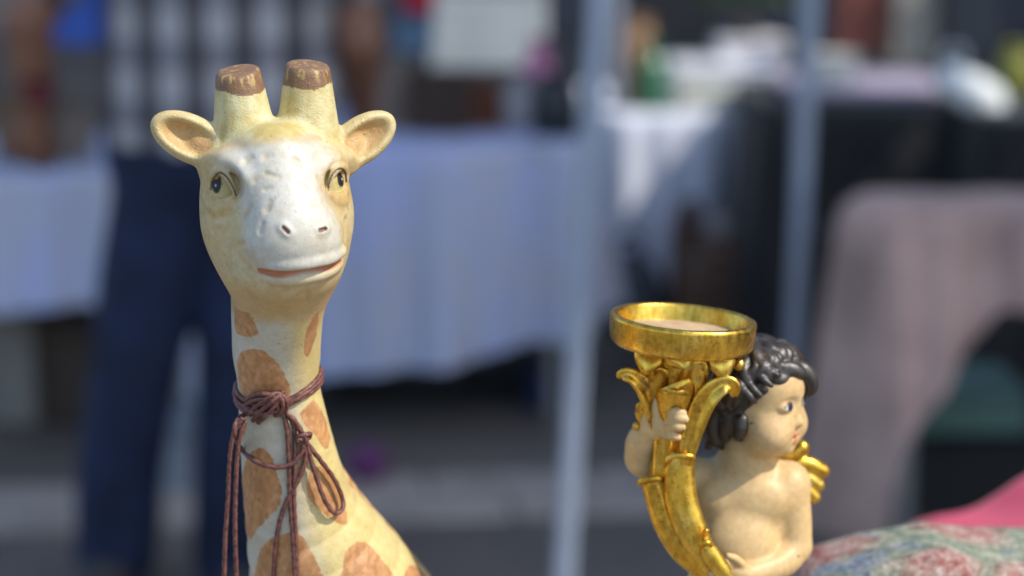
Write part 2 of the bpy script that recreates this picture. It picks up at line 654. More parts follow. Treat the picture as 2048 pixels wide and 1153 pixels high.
# ---- paint
Q = V @ HR                                  # head axes (x, f, z)
x, f, z = Q.T
Wd = OG + V * UG
ppx, ppy = proj(Wd)
n1 = fbm(V, 0.02, 1); n2 = fbm(V, 0.09, 2); n3 = fbm(V, 0.3, 3, 2)
cream = np.array([0.62, 0.50, 0.25]); white = np.array([0.59, 0.575, 0.51]); ochre = np.array([0.50, 0.33, 0.11]); tan = np.array([0.50, 0.245, 0.10])
col = lerp(cream, white, 0.25 + 0.5 * (n1 - 0.5) + 0.0 * n2)
head = sstep(gpt(550, 640, 0)[2], gpt(550, 600, 0)[2], V[:, 2])
face = sstep(95, 160, f + 0.55 * z + 30 * (n1 - 0.5)) * sstep(150, 66, np.abs(x)) * sstep(-150, -100, z) * sstep(-120, -60, f + 2 * z)
face = np.maximum(face, sstep(150, 190, f) * sstep(-122, -106, z + 10 * (n2 - 0.5)))
face = np.maximum(face, sstep(40, 100, f) * sstep(60, 110, z) * sstep(142, 70, np.abs(x)) * sstep(150, 122, z + 20 * (n2 - 0.5)))
col = lerp(col, white, face * head)
# painted light on the neck: sunlit yellow right, cool shaded white left
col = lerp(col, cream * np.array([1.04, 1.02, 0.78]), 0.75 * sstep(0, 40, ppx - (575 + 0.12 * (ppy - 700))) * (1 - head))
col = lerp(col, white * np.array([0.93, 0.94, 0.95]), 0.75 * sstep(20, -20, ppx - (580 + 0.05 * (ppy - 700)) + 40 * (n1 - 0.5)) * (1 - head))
wash = np.clip((0.6 * n2 + 0.4 * n1 - 0.44) * 3.2, 0, 1) * 0.5 + 0.24 * sstep(90, 140, np.abs(x))  # ochre patina, deepened toward the cheeks as painted shading
col = lerp(col, ochre, wash * (1 - 0.75 * face) * head)
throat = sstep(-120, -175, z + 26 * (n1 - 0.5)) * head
col = lerp(col, np.array([0.54, 0.35, 0.14]), 0.7 * throat)  # warm bounce light under the jaw, painted in as ochre
# eye surround: ochre patina, deepened as painted shade in the sockets
for s, e in EYES.items():
    dd = np.hypot((ppx - e['c'][0]) / 46, (ppy - e['c'][1] - 8) / 50)
    col = lerp(col, ochre, (0.42 + 0.5 * n2) * sstep(1.15, 0.55, dd) * (tags != EYE) * (N[:, 1] < 0.3))
# horns and ears
hm = tags == HORN
hcol = lerp(np.array([0.54, 0.42, 0.15]), np.array([0.66, 0.61, 0.36]), sstep(0.3, 0.75, 0.6 * n1 + 0.4 * fbm(V * np.array([1, 1, 0.4]), 0.06, 9)))
col[hm] = hcol[hm]
nearh = sstep(128, 146, z + 14 * (n2 - 0.5)) * (tags == BODY)
col = lerp(col, ochre, 0.55 * np.exp(-((z - 133 - 6 * np.cos(x * 0.03)) / 9) ** 2) * (tags == BODY) * (f > -20))
col = lerp(col, hcol, nearh)
tipz = 222 + 6 * np.sin(x * 0.05) + 8 * (n2 - 0.5)
brown = lerp(np.array([0.23, 0.13, 0.072]), np.array([0.48, 0.34, 0.13]), sstep(0.55, 0.72, fbm(Q * np.array([1, 1, 0.2]), 0.14, 8)) * sstep(222, 246, z))
col = np.where((sstep(-2, 2, z - tipz) > 0.5)[:, None] & hm[:, None], brown, col)
em = tags == EAR
inner = sstep(-8, 10, (N @ hF)) * 0
for s in (-1, 1):
    ea = hX * s * 0.86 - hF * 0.08 + hZ * (0.46 if s > 0 else 0.52); ea = ea / np.linalg.norm(ea); ec = hl(s * 186 + (34 if s < 0 else -2), -4, 100 if s > 0 else 136)
    ef = hF - ea * (hF @ ea); ef /= np.linalg.norm(ef)
    q = V - ec - ea * 6
    rr = np.sqrt((q @ ea / 62) ** 2 + (q @ np.cross(ea, ef) / 27) ** 2)
    inner = np.maximum(inner, sstep(1.1, 0.75, rr + 0.3 * (n2 - 0.5)) * (q @ ef > -14))
ecol = lerp(np.array([0.62, 0.50, 0.26]), np.array([0.52, 0.30, 0.12]), inner * (0.55 + 0.5 * n1))
ecol = lerp(ecol, np.array([0.52, 0.38, 0.14]), sstep(0.5, 0.75, n2) * 0.5)
col[em] = ecol[em]
# mouth line
dm = Tube([hl(*q[:3]) for q in md], [q[3] + 2.0 for q in md]).f(V)
col = lerp(col, np.array([0.50, 0.20, 0.10]), sstep(1.5, -1.5, dm))
for a_, b_ in NOS:
    dn = Cap(*hits([a_, b_], -1.5), 3.8, 3.8).f(V.astype(np.float32))
    col = lerp(col, np.array([0.24, 0.12, 0.085]), sstep(1.5, -0.5, dn))
# pigment caught in the chisel marks
fbm_w = 0.3 + 0.9 * n2
for pa, pb, r in mark_pts:
    dk = Cap(pa, pb, r, r * 0.8).f(V)
    col = lerp(col, np.array([0.56, 0.42, 0.18]), 0.5 * fbm_w * sstep(5, -1.0, dk))
# painted eyes
for s, e in EYES.items():
    em_ = (tags == EYE) & (np.sign(x) == s)
    cx, cy, rx, ry = e['pu']
    dpu = ((ppx - cx) / rx) ** 2 + ((ppy - cy) / ry) ** 2
    ecl = lerp(np.array([0.46, 0.37, 0.14]), np.array([0.56, 0.48, 0.22]), n2)
    ecl = lerp(ecl, np.array([0.016, 0.014, 0.014]), sstep(1.2, 0.85, dpu))
    ecl = lerp(ecl, np.array([0.85, 0.85, 0.85]), sstep(2.2, 0.6, np.hypot(ppx - e['gl'][0], ppy - e['gl'][1])))  # highlight painted into the pupil as a white dot
    col[em_] = ecl[em_]
    ld = np.full(len(V), 99.0)
    lp = spline(np.array(e['up'], float), 6)
    lp = lp + np.array([1.5 * -s, 2.5])
    for q in lp: ld = np.minimum(ld, np.hypot(ppx - q[0], ppy - q[1]))
    col = lerp(col, np.array([0.035, 0.022, 0.016]), sstep(3.2, 1.2, ld) * (N[:, 1] < 0.2))
# terracotta spots, brushed freehand
spots = [[(468, 598), (478, 604), (494, 618), (512, 652), (516, 668), (504, 674), (488, 672), (470, 660)],
         [(636, 622), (622, 640), (610, 676), (608, 704), (616, 714), (626, 690), (636, 650)],
         [(474, 726), (482, 706), (506, 698), (530, 704), (552, 724), (568, 748), (582, 786), (560, 800), (500, 800), (482, 780)],
         [(478, 850), (492, 838), (494, 856), (484, 884), (474, 880)],
         [(600, 826), (626, 802), (640, 816), (652, 846), (660, 872), (656, 896), (648, 898), (630, 872), (606, 846)],
         [(484, 950), (494, 916), (512, 898), (530, 900), (544, 918), (554, 946), (563, 985), (556, 1016), (534, 1040), (512, 1062), (502, 1080), (490, 1060), (484, 1010)],
         [(612, 976), (620, 948), (636, 936), (654, 938), (668, 954), (680, 988), (692, 1024), (694, 1048), (672, 1046), (640, 1022), (616, 996)],
         [(514, 1130), (520, 1100), (548, 1074), (580, 1068), (606, 1076), (626, 1110), (644, 1148), (650, 1170), (516, 1170)],
         [(682, 1150), (690, 1110), (704, 1090), (722, 1084), (742, 1094), (764, 1120), (786, 1150), (790, 1180), (684, 1180)],
         [(806, 1156), (818, 1132), (838, 1138), (860, 1170), (830, 1180)],
         [(484, 1130), (490, 1120), (494, 1150), (488, 1170)]]
def inpoly(px, py, poly):
    c = np.zeros(len(px), bool)
    j = len(poly) - 1
    for i in range(len(poly)):
        xi, yi = poly[i]; xj, yj = poly[j]
        m = ((yi > py) != (yj > py)) & (px < (xj - xi) * (py - yi) / (yj - yi + 1e-9) + xi)
        c ^= m
        j = i
    return c
wx = ppx + 5 * (n2 - 0.5) + 2 * (n3 - 0.5); wy = ppy + 5 * (fbm(V, 0.09, 12) - 0.5)
sp = np.zeros(len(V), bool)
front = N @ np.array([0.0, -1.0, 0.1]) > -0.1
for poly in spots:
    pl = spline(np.array(poly + poly[:1], float), 4)
    sp |= inpoly(wx, wy, pl) & front
vor = fbm(V, 0.012, 21, 2)
sp |= ~front & (vor > 0.55) & (head < 0.1)
sp &= (head < 0.9) & (tags == BODY)
brush = fbm(V @ np.array([[1, 0, 0.5], [0, 1, 0], [-0.5, 0, 1]]) * np.array([1.0, 1.0, 0.16]), 0.11, 55, 3)
scol = lerp(tan * np.array([0.86, 0.84, 0.82]), tan * np.array([1.25, 1.38, 1.6]), sstep(0.3, 0.75, 0.5 * n2 + 0.5 * brush)) 
scol = lerp(scol, np.array([0.60, 0.33, 0.10]), sstep(0.66, 0.7, fbm(V * np.array([1, 1, 0.6]), 0.03, 31)) * sstep(0.45, 0.6, n3) * 0.7)
col[sp] = scol[sp]
mdist = Tube([gpt(a - 6, b, w) for a, b, w, r in mane], [r + 3 for *_, r in mane]).f(V)
mcol = lerp(np.array([0.42, 0.21, 0.08]), np.array([0.62, 0.44, 0.22]), sstep(0.4, 0.7, fbm(V @ np.array([[1, 0, 0.7], [0, 1, 0], [-0.7, 0, 1]]) * np.array([0.25, 1, 1.6]), 0.06, 41)))
col = lerp(col, mcol, sstep(2, -2, mdist) * (V[:, 2] < gpt(700, 760, 200)[2]))
col = col * (0.94 + 0.12 * n3)[:, None]

def ceramic(name, drops=False):
    m, nt, bs = new_mat(name)
    a = nnode(nt, 'ShaderNodeAttribute', attribute_name='Col')
    v = coords(nt)
    nz = noise(nt, v, 900, 3)
    fine = noise(nt, v, 220, 5, 0.65)
    c = mix(nt, a.outputs['Color'], ramp(nt, fine, [(0.28, (0.74, 0.67, 0.54)), (0.6, (1, 1, 1))]), 0.5, 'MULTIPLY')
    speck = ramp(nt, noise(nt, v, 520, 2, 0.5), [(0.26, (0.45, 0.36, 0.26)), (0.31, (1, 1, 1))])        # grit
    grime = ramp(nt, noise(nt, v, 34, 6, 0.7), [(0.36, (0.80, 0.72, 0.56)), (0.52, (1, 1, 1))])          # handling dirt
    c = mix(nt, mix(nt, c, speck, 0.6, 'MULTIPLY'), grime, 0.35, 'MULTIPLY')
    nt.links.new(c, bs.inputs['Base Color'])
    nt.links.new(ramp(nt, fine, [(0.2, (0.34,) * 3), (0.8, (0.54,) * 3)]), bs.inputs['Roughness'])
    bs.inputs['Specular IOR Level'].default_value = 0.35
    hgt = mix(nt, nz, fine, 0.5)
    if drops:                                   # beads of glaze
        vo = nnode(nt, 'ShaderNodeTexVoronoi')
        vo.inputs['Scale'].default_value = 460
        nt.links.new(v, vo.inputs['Vector'])
        bead = ramp(nt, vo.outputs['Distance'], [(0.0, (1, 1, 1)), (0.30, (0, 0, 0))])
        patch = ramp(nt, noise(nt, v, 90, 2), [(0.48, (0, 0, 0)), (0.60, (1, 1, 1))])
        hgt = mix(nt, hgt, mix(nt, bead, patch, 1.0, 'MULTIPLY'), 0.7, 'ADD')
    bump(nt, bs, hgt, 0.8 if drops else 0.4, 0.0008)
    return m
M_cer = ceramic('painted_plaster')
M_cer2 = ceramic('beaded_plaster', True)
giraffe = empty('giraffe_figurine', (at(640, 1300, YG + 0.03)[0], YG + 0.05, 0.80),
                'cream painted giraffe figurine with orange-tan spots and a cord around its neck', 'figurine')
ftag = tags[F].max(1)
ftag = np.where((tags[F] == ftag[:, None]).sum(1) >= 2, ftag, tags[F].min(1))
fx = x[F].mean(1)
for nm, sel in (('body', ftag == BODY), ('ear', (ftag == EAR) & (fx < 0)), ('ear', (ftag == EAR) & (fx > 0)), ('horn', (ftag == HORN) & (fx < 0)),
                ('horn', (ftag == HORN) & (fx > 0)), ('eye', (ftag == EYE) & (fx < 0)), ('eye', (ftag == EYE) & (fx > 0))):
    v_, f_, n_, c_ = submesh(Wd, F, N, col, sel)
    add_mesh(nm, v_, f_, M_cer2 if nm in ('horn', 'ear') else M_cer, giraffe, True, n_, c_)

# ------------------------------------------------------------------ leather cord
M_cord, nt, bs = new_mat('waxed_cord')
v = coords(nt)
f1 = noise(nt, v, 420, 3)
nt.links.new(ramp(nt, f1, [(0.3, srgb(74, 44, 40)), (0.7, srgb(132, 84, 74))]), bs.inputs['Base Color'])
bs.inputs['Roughness'].default_value = 0.5
bump(nt, bs, f1, 0.6, 0.0008)
cord = empty('leather_cord', OG + UG * gpt(545, 800, 0), 'thin brown leather cord knotted in a bow around the giraffe figurine neck', 'cord')
RC = 5.0
def on_skin(px, py, lift=RC * 0.9):
    """point lying on the giraffe at a photo pixel"""
    d = gpt(px, py, 0) - CAMG; d /= np.linalg.norm(d)
    r = SKIN.ray_cast(Vector(CAMG), Vector(d))
    if r[0] is None:
        return gpt(px, py, 60)
    return np.array(r[0]) - d * lift
def cord_part(name, pts, r=RC, n=6):
    # a twisted three-ply look: fluted section turning along the length
    p = spline(np.asarray(pts, float), n)
    seg = np.linalg.norm(np.diff(p, axis=0), axis=1)
    s = np.concatenate([[0], np.cumsum(seg)])
    m = max(8, int(s[-1] / 3.2))
    t = np.linspace(0, s[-1], m)
    p = np.stack([np.interp(t, s, p[:, i]) for i in range(3)], 1)
    V, F = tube_mesh(p, r, 9, 1)
    V = np.array(V).reshape(-1, 9, 3)
    cen = V.mean(1, keepdims=True)
    k = np.arange(9)[None, :] * 2 * math.pi / 9
    fl = 1 + 0.10 * np.cos(3 * k + np.arange(len(V))[:, None] * 0.75)
    wob = 1 + 0.12 * (fbm(cen[:, 0] * 1.0, 0.05, 77, 3) - 0.5)
    fl = fl * wob[:, None]
    V = (cen + (V - cen) * fl[..., None]).reshape(-1, 3)
    return add_mesh(name, OG + V * UG, F, M_cord, cord)
# three strands round the neck: rings around the neck axis, dipping to the front
def ring(dz, grow, ph=0):
    out = []
    for i in range(33):
        a = 2 * math.pi * i / 32 + math.pi / 2            # start at the back
        # centre of the neck near this height
        ck = gpt(557, 775, 98)
        dx, dy = math.cos(a), math.sin(a)
        p = ck + np.array([dx, dy, 0]) * 60
        zz = ck[2] - 4 + dz + 26 * dx + 6 * math.cos(a * 2 + ph)  - 16 * (dy < 0) * (-dy)
        if dx < 0: zz += -22 * dx * 0.9
        p[2] = zz
        # rest on the skin, seen from outside
        dirv = np.array([dx, dy, 0])
        o = np.array([ck[0], ck[1], zz])
        r = SKIN.ray_cast(Vector(o + dirv * 260), Vector(-dirv))
        out.append((np.array(r[0]) if r[0] is not None else o + dirv * 90) + dirv * (RC * 0.9 + grow))
    return out
for dz, gr, ph in ((10, 0, 0.2), (0, 2, 0.9), (-9, 0.5, 1.7)):
    cord_part('neck_strand', ring(dz, gr, ph), RC, 3)
K = on_skin(540, 806, 16)
def kp(px, py, out=0):
    """point at photo pixel, `out` pixels in front of the skin"""
    q = on_skin(px, py)
    o = (np.array([0, 0, CAMZ]) - OG) / UG
    d = q - o; d /= np.linalg.norm(d)
    return q - d * out
def free(px, py, w):
    return gpt(px, py, w)
# the knot: wraps crossing one another
knots = [[(492, 800, 2), (505, 792, 10), (528, 788, 16), (552, 796, 16), (566, 812, 10), (570, 826, 2)],
         [(490, 812, 2), (506, 802, 12), (530, 798, 20), (550, 806, 18), (560, 822, 8)],
         [(500, 830, 2), (512, 814, 14), (532, 800, 22), (548, 788, 14), (566, 790, 2)],
         [(506, 842, 2), (520, 824, 16), (540, 808, 24), (556, 794, 16), (574, 796, 2)],
         [(516, 846, 4), (532, 832, 16), (548, 814, 20), (560, 798, 12), (566, 782, 2)],
         [(484, 806, 2), (496, 820, 10), (516, 828, 14), (540, 826, 14), (564, 818, 6)],
         [(548, 786, 6), (560, 794, 16), (566, 808, 18), (562, 824, 12), (550, 832, 4)],
         [(556, 786, 4), (569, 795, 14), (574, 808, 16), (570, 822, 10), (560, 830, 4)]]
for kk in knots:
    cord_part('knot_wrap', [kp(*q) for q in kk], RC, 5)
# loops and hanging ends
cord_part('bow_loop', [kp(512, 826, 8), kp(488, 830, 8), free(472, 846, -6), free(470, 872, -6), kp(484, 900, 10), kp(512, 924, 12), kp(548, 935, 12), kp(580, 930, 14), kp(602, 908, 14), kp(606, 884, 16), kp(600, 862, 12), kp(588, 846, 8), kp(574, 828, 6)])
cord_part('bow_loop', [kp(572, 826, 10), kp(590, 842, 14), kp(604, 866, 18), kp(614, 886, 14), kp(640, 920, 16), kp(668, 958, 20), kp(685, 998, 22), kp(684, 1020, 22), kp(668, 1026, 20), kp(650, 1002, 18), kp(634, 960, 16), kp(622, 920, 14), kp(614, 890, 12), kp(606, 876, 12)])
cord_part('small_knot', [kp(590, 880, 6), kp(598, 872, 18), kp(612, 870, 22), kp(620, 868, 14), kp(618, 876, 6), kp(604, 880, 18), kp(592, 876, 14)])
cord_part('small_knot', [kp(600, 860, 8), kp(606, 870, 20), kp(612, 884, 20), kp(606, 892, 8)])
cord_part('hanging_end', [free(486, 836, -6), free(468, 866, -8), free(460, 920, 0), free(456, 1000, 10), free(450, 1090, 22), free(448, 1190, 40)])
cord_part('hanging_end', [free(492, 842, -4), free(478, 880, -6), free(472, 960, 4), free(470, 1060, 18), free(474, 1190, 40)])
cord_part('hanging_end', [kp(566, 826, 6), kp(574, 860, 6), kp(578, 930, 4), kp(580, 1000, 3), kp(586, 1080, 3), kp(590, 1150, 3), kp(592, 1190, 3)])
cord_part('hanging_end', [kp(572, 826, 4), kp(588, 856, 5), kp(590, 930, 4), kp(588, 1000, 3), kp(592, 1080, 2), kp(594, 1150, 2)])
cord_part('hanging_end', [kp(606, 884, 10), kp(612, 910, 10), kp(604, 944, 8), kp(586, 980, 6), kp(566, 1020, 4), kp(554, 1070, 4), kp(548, 1130, 4), kp(546, 1190, 4)])
# ------------------------------------------------------------------ cherub candle holder
YC = 1.03
UC = (YC * math.cos(PITCH) + (CAMZ - at(1450, 900, YC)[2]) * math.sin(PITCH)) / FPX
OC = at(1520, 795, YC)
def cpt(px, py, w):
    return (at(px, py, YC + w * UC) - OC) / UC
cy_ = math.radians(57)
kF = np.array([math.sin(cy_), -math.cos(cy_), 0]); kX = np.array([math.cos(cy_), math.sin(cy_), 0]); kZ = np.array([0, 0, 1.0])
kF, kZ = kF * math.cos(0.06) - kZ * math.sin(0.06), kZ * math.cos(0.06) + kF * math.sin(0.06)
KR = np.stack([kX, kF, kZ], 1)
def kl(x, f, z):
    return kX * x + kF * f + kZ * z
SKIN_T, LIP_T, EYE_T = 0, 1, 2
c = Sculpt()
# torso
c.add(E(cpt(1484, 1015, 20), (98, 74, 84)), 0)
c.add(E(cpt(1472, 1100, 8), (92, 82, 88)), 40)
c.add(E(cpt(1466, 1200, 10), (104, 92, 84)), 50)
c.add(Cap(cpt(1400, 962, 24), cpt(1574, 968, 16), 44, 46), 34)
c.add(E(cpt(1442, 1000, -26), (50, 24, 36)), 30)
c.add(E(cpt(1528, 1002, -32), (50, 24, 36)), 30)
c.add(E(cpt(1474, 1096, -46), (66, 36, 62)), 30)
c.add(Cap(cpt(1496, 890, 6), cpt(1488, 950, 16), 54, 60), 26)
# legs, under the frame
c.add(Tube([cpt(1410, 1240, 0), cpt(1390, 1340, -50), cpt(1400, 1480, -10)], [62, 52, 38]), 30)
c.add(Tube([cpt(1525, 1240, 0), cpt(1545, 1350, -40), cpt(1530, 1480, 0)], [62, 52, 38]), 30)
# right-hand arm: shoulder, elbow, forearm across the belly
c.add(Tube([cpt(1572, 972, 10), cpt(1584, 1030, 6), cpt(1588, 1090, -4)], [45, 39, 36]), 16)
c.add(Tube([cpt(1586, 1094, -4), cpt(1562, 1124, -36), cpt(1520, 1142, -72), cpt(1492, 1148, -92)], [36, 33, 26, 20]), 8)
c.add(E(cpt(1472, 1146, -104), (26, 15, 18)), 10)
for q in ([(1462, 1134, -110), (1448, 1124, -128), (1436, 1128, -140)], [(1456, 1142, -112), (1436, 1140, -136), (1422, 1148, -142)],
          [(1454, 1152, -112), (1434, 1156, -136), (1422, 1164, -140)], [(1458, 1162, -108), (1440, 1170, -132), (1430, 1178, -136)]):
    c.add(Tube([cpt(*p) for p in q], [8.5, 7.5, 6]), 3)
c.add(Tube([cpt(1486, 1132, -104), cpt(1470, 1118, -118), cpt(1456, 1112, -128)], [9, 8.5, 6]), 5)
# left-hand arm raised to hold the horn
c.add(Tube([cpt(1392, 958, 24), cpt(1340, 946, 4), cpt(1290, 920, -22)], [42, 40, 36]), 14)
c.add(Tube([cpt(1288, 912, -24), cpt(1288, 884, -46), cpt(1304, 858, -66)], [39, 35, 27]), 10)
c.add(E(cpt(1318, 846, -84), (35, 22, 36)), 14)
for q, rr in (([(1332, 828, -100), (1350, 824, -122), (1366, 827, -124)], 9.4), ([(1334, 841, -102), (1354, 838, -126), (1370, 839, -128)], 9.8),
              ([(1332, 855, -102), (1350, 854, -126), (1364, 855, -128)], 9.6), ([(1328, 869, -98), (1344, 872, -120), (1356, 875, -122)], 9.0)):
    c.add(Tube([cpt(*p) for p in q], [rr, rr, rr * 0.82]), 4)
c.add(Tube([cpt(1316, 836, -92), cpt(1312, 816, -100), cpt(1313, 800, -106)], [12, 10, 6]), 8)
# head
c.add(E(kl(0, -6, 14), (80, 86, 84), KR), 16)
c.add(E(kl(0, 26, -32), (70, 60, 64), KR), 26)
c.add(E(kl(0, 40, 38), (64, 48, 50), KR), 26)
for s in (-1, 1):
    c.add(E(kl(s * 40, 44, -54), (42, 42, 40), KR), 20)
    c.sub(E(kl(s * 36, 98, 6), (26, 20, 14), KR), 16)
    c.add(E(kl(s * 33, 66, 3), (22, 19, 14), KR), 5, EYE_T)
    c.add(E(kl(s * 9, 77, -37), (8, 9, 7), KR), 6)
    c.add(E(kl(s * 13, 66, -68), (11, 13, 15), KR), 9)
c.add(E(kl(0, 26, -84), (60, 50, 26), KR), 22)
c.add(E(kl(0, 62, -92), (20, 17, 13), KR), 9)
c.add(Tube([kl(0, 80, 0), kl(0, 79, -18), kl(0, 87, -33)], [5, 6, 10.5]), 9)
c.add(Tube([kl(-19, 68, -60), kl(-8, 79, -58), kl(0, 82, -60), kl(8, 79, -58), kl(19, 68, -60)], [3, 6, 5.5, 6, 3]), 4, LIP_T)
c.add(Tube([kl(-15, 68, -66), kl(0, 79, -73), kl(15, 68, -66)], [3, 8, 3]), 4, LIP_T)
c.sub(Tube([kl(-17, 74, -62), kl(0, 89, -66), kl(17, 74, -62)], [1.5, 3.5, 1.5]), 3)
Vc, Fc, Nc = c.mesh(2.4, lo=np.array([-1e4, -1e4, cpt(1470, 1500, 0)[2]]))
_, tg = c.eval(Vc, True)
Q = Vc @ KR
Wc = OC + Vc * UC
cpx, cpy = proj(Wc)
n1 = fbm(Vc, 0.02, 5); n2 = fbm(Vc, 0.08, 6)
col = lerp(np.array([0.62, 0.41, 0.185]), np.array([0.68, 0.48, 0.235]), n1)
blush = np.exp(-(np.linalg.norm(Q - np.array([-52, 55, -46]), axis=1) / 26) ** 2)
col = lerp(col, np.array([0.76, 0.46, 0.27]), 0.35 * blush)
lipd = np.minimum(Tube([kl(-18, 69, -61), kl(-8, 82, -59), kl(0, 84, -60), kl(8, 82, -59), kl(18, 69, -61)], [4, 6, 5.5, 6, 4]).f(Vc.astype(np.float32)),
                  Tube([kl(-15, 69, -66), kl(0, 81, -73), kl(15, 69, -66)], [4, 7, 4]).f(Vc.astype(np.float32)))
col = lerp(col, np.array([0.56, 0.17, 0.10]), 0.85 * sstep(2, -1.5, lipd))
em_ = tg == EYE_T
for s in (-1, 1):
    # painted almond: white, large dark iris, thin brown upper line
    ex, ez = (Q[:, 0] - s * 33) * s, Q[:, 2] - 3.5
    top = 10.5 * (1 - np.clip(np.abs(ex - 1) / 17.5, 0, 1) ** 2); bot = -7.5 * (1 - np.clip(np.abs(ex) / 17, 0, 1) ** 2)
    fr = (Q[:, 1] > 50) & (np.abs(ex) < 19)
    inside = sstep(-1.2, 0.8, top - ez) * sstep(-1.2, 0.8, ez - bot) * fr
    col = lerp(col, np.array([0.66, 0.64, 0.58]), inside)
    ir = np.hypot(ex - 1.5, ez - 1.5)
    col = lerp(col, np.array([0.018, 0.022, 0.04]), sstep(10.5, 8.5, ir) * inside)
    col = lerp(col, np.array([0.13, 0.07, 0.04]), 0.9 * sstep(2.6, 0.8, np.abs(ez - top)) * fr * (np.abs(ex) < 17))
    col = lerp(col, np.array([0.36, 0.20, 0.10]), 0.30 * sstep(3.0, 0.8, np.abs(ez - 21 + 0.012 * ex ** 2)) * fr * (Q[:, 1] > 60))
for sx, sy, sr in ((1503, 847, 3.5), (1498, 850, 2), (1597, 1113, 3), (1470, 945, 1.5), (1560, 1060, 1.2)):
    col = lerp(col, np.array([0.10, 0.08, 0.06]), 0.8 * sstep(sr + 1.2, sr - 0.8, np.hypot(cpx - sx, (cpy - sy) * 1.4)) * (Nc[:, 1] < 0))
col = col * (0.95 + 0.1 * n2)[:, None]
M_skin, nt, bs = new_mat('painted_resin_skin')
a = nnode(nt, 'ShaderNodeAttribute', attribute_name='Col')
v = coords(nt)
fine = noise(nt, v, 300, 4)
nt.links.new(mix(nt, a.outputs['Color'], ramp(nt, fine, [(0.28, (0.82, 0.75, 0.66)), (0.6, (1, 1, 1))]), 0.7, 'MULTIPLY'), bs.inputs['Base Color'])
bs.inputs['Roughness'].default_value = 0.46
bs.inputs['Specular IOR Level'].default_value = 0.35
bump(nt, bs, fine, 0.2, 0.0004)

TABLE_Z = 0.80
cherub = empty('cherub_candle_holder', (OC[0], YC, TABLE_Z), 'winged cherub figurine with dark curls hugging a gilded candle holder', 'candle holder')
fe = (tg[Fc] == EYE_T).sum(1) >= 3
fn = (Q[Fc][:, :, 0].mean(1) < 0)
for nm, sel in (('body', ~fe), ('eye', fe & fn), ('eye', fe & ~fn)):
    if sel.sum():
        v_, f_, n_, c_ = submesh(Wc, Fc, Nc, col, sel)
        add_mesh(nm, v_, f_, M_skin, cherub, True, n_, c_)

# hair: a scalp with wavy locks
hs = Sculpt()
scalp = E(kl(0, -12, 26), (88, 90, 84), KR)
hs.add(Below(scalp, kl(0, 62, 56), kl(0, 0.786, -0.618), 6), 0)
def hp(az, el, rad=1.0):
    a_, e_ = math.radians(az), math.radians(el)
    return kl(90 * math.sin(a_) * math.cos(e_) * rad, -12 + 92 * math.cos(a_) * math.cos(e_) * rad, 26 + 84 * math.sin(e_) * rad)
rnd = random.Random(4)
for az, e1 in ((0, 34), (-16, 34), (-32, 28), (-46, 20), (-58, 10), (-70, -4), (-80, -14), (-92, -32), (-104, -38), (-118, -44), (-134, -50), (-150, -54), (-168, -56),
               (16, 24), (34, 16), (52, 2), (70, -20), (92, -44), (114, -56), (136, -60), (158, -62)):
    ph = rnd.uniform(0, 6.28); n_ = 8
    pts, rr = [], []
    for i in range(n_ + 1):
        t = i / n_
        el = 82 + (e1 - 82) * t
        wv = math.sin(ph + t * (7.5 + 0.012 * abs(az) * 4))
        pts.append(hp(az + 7.5 * wv * (0.3 + t) * (1.0 / max(0.5, math.cos(math.radians(el)) + 0.25)), el, 1.03 + 0.055 * math.cos(ph * 1.3 + t * 9) + (0.05 * max(0, t - 0.8) * 5)))
        rr.append(10 + 7 * math.sin(math.pi * min(1, t * 1.05)) - (5 * t * t))
    hs.add(Tube(pts, rr, 3), 2.5)
# finer second layer over the near side and crown
for az, e0, e1 in ((-24, 70, 38), (-40, 62, 28), (-54, 60, 16), (-66, 50, 4), (-76, 44, -8), (-88, 36, -20), (-100, 30, -36), (-112, 22, -42), (-126, 20, -46), (8, 74, 34), (24, 70, 30), (-10, 60, 30)):
    ph = rnd.uniform(0, 6.28)
    pts = [hp(az + 8 * math.sin(ph + t * 8), e0 + (e1 - e0) * t, 1.11 + 0.05 * math.sin(ph + 9 * t)) for t in np.linspace(0, 1, 8)]
    hs.add(Tube(pts, [5, 8, 9.5, 10, 9.5, 9, 8, 5], 3), 2)
hs.add(E(kl(-10, 48, 74), (40, 26, 18), KR), 8)
hs.add(Tube([kl(-46, 46, 68), kl(-26, 64, 69), kl(-6, 74, 70), kl(12, 76, 66)], [11, 13, 13, 11], 3), 4)
# forelock hanging beyond the forehead, fringe roll
hs.add(Tube([kl(4, 62, 78), kl(14, 80, 70), kl(22, 94, 52), kl(25, 98, 34), kl(20, 93, 22)], [14, 17, 16, 13, 8], 3), 4)
hs.add(Tube([kl(-30, 56, 80), kl(-16, 70, 74), kl(-4, 80, 68), kl(6, 86, 62)], [12, 15, 14, 8], 3), 4)
hs.add(Tube([kl(-52, 34, 74), kl(-50, 52, 60), kl(-40, 62, 58), kl(-28, 68, 64)], [12, 14, 12, 7], 3), 4)
hs.add(Tube([kl(-66, 2, 60), kl(-68, 22, 42), kl(-62, 38, 38), kl(-52, 48, 46)], [12, 14, 12, 7], 3), 4)
hs.add(Tube([kl(-52, -46, -40), kl(-58, -50, -70), kl(-56, -56, -92), kl(-52, -50, -104)], [20, 18, 12, 5], 3), 5)
hs.add(Tube([kl(-76, 0, -30), kl(-80, 2, -48), kl(-76, -6, -64), kl(-72, 0, -72)], [15, 13, 9, 4], 3), 5)
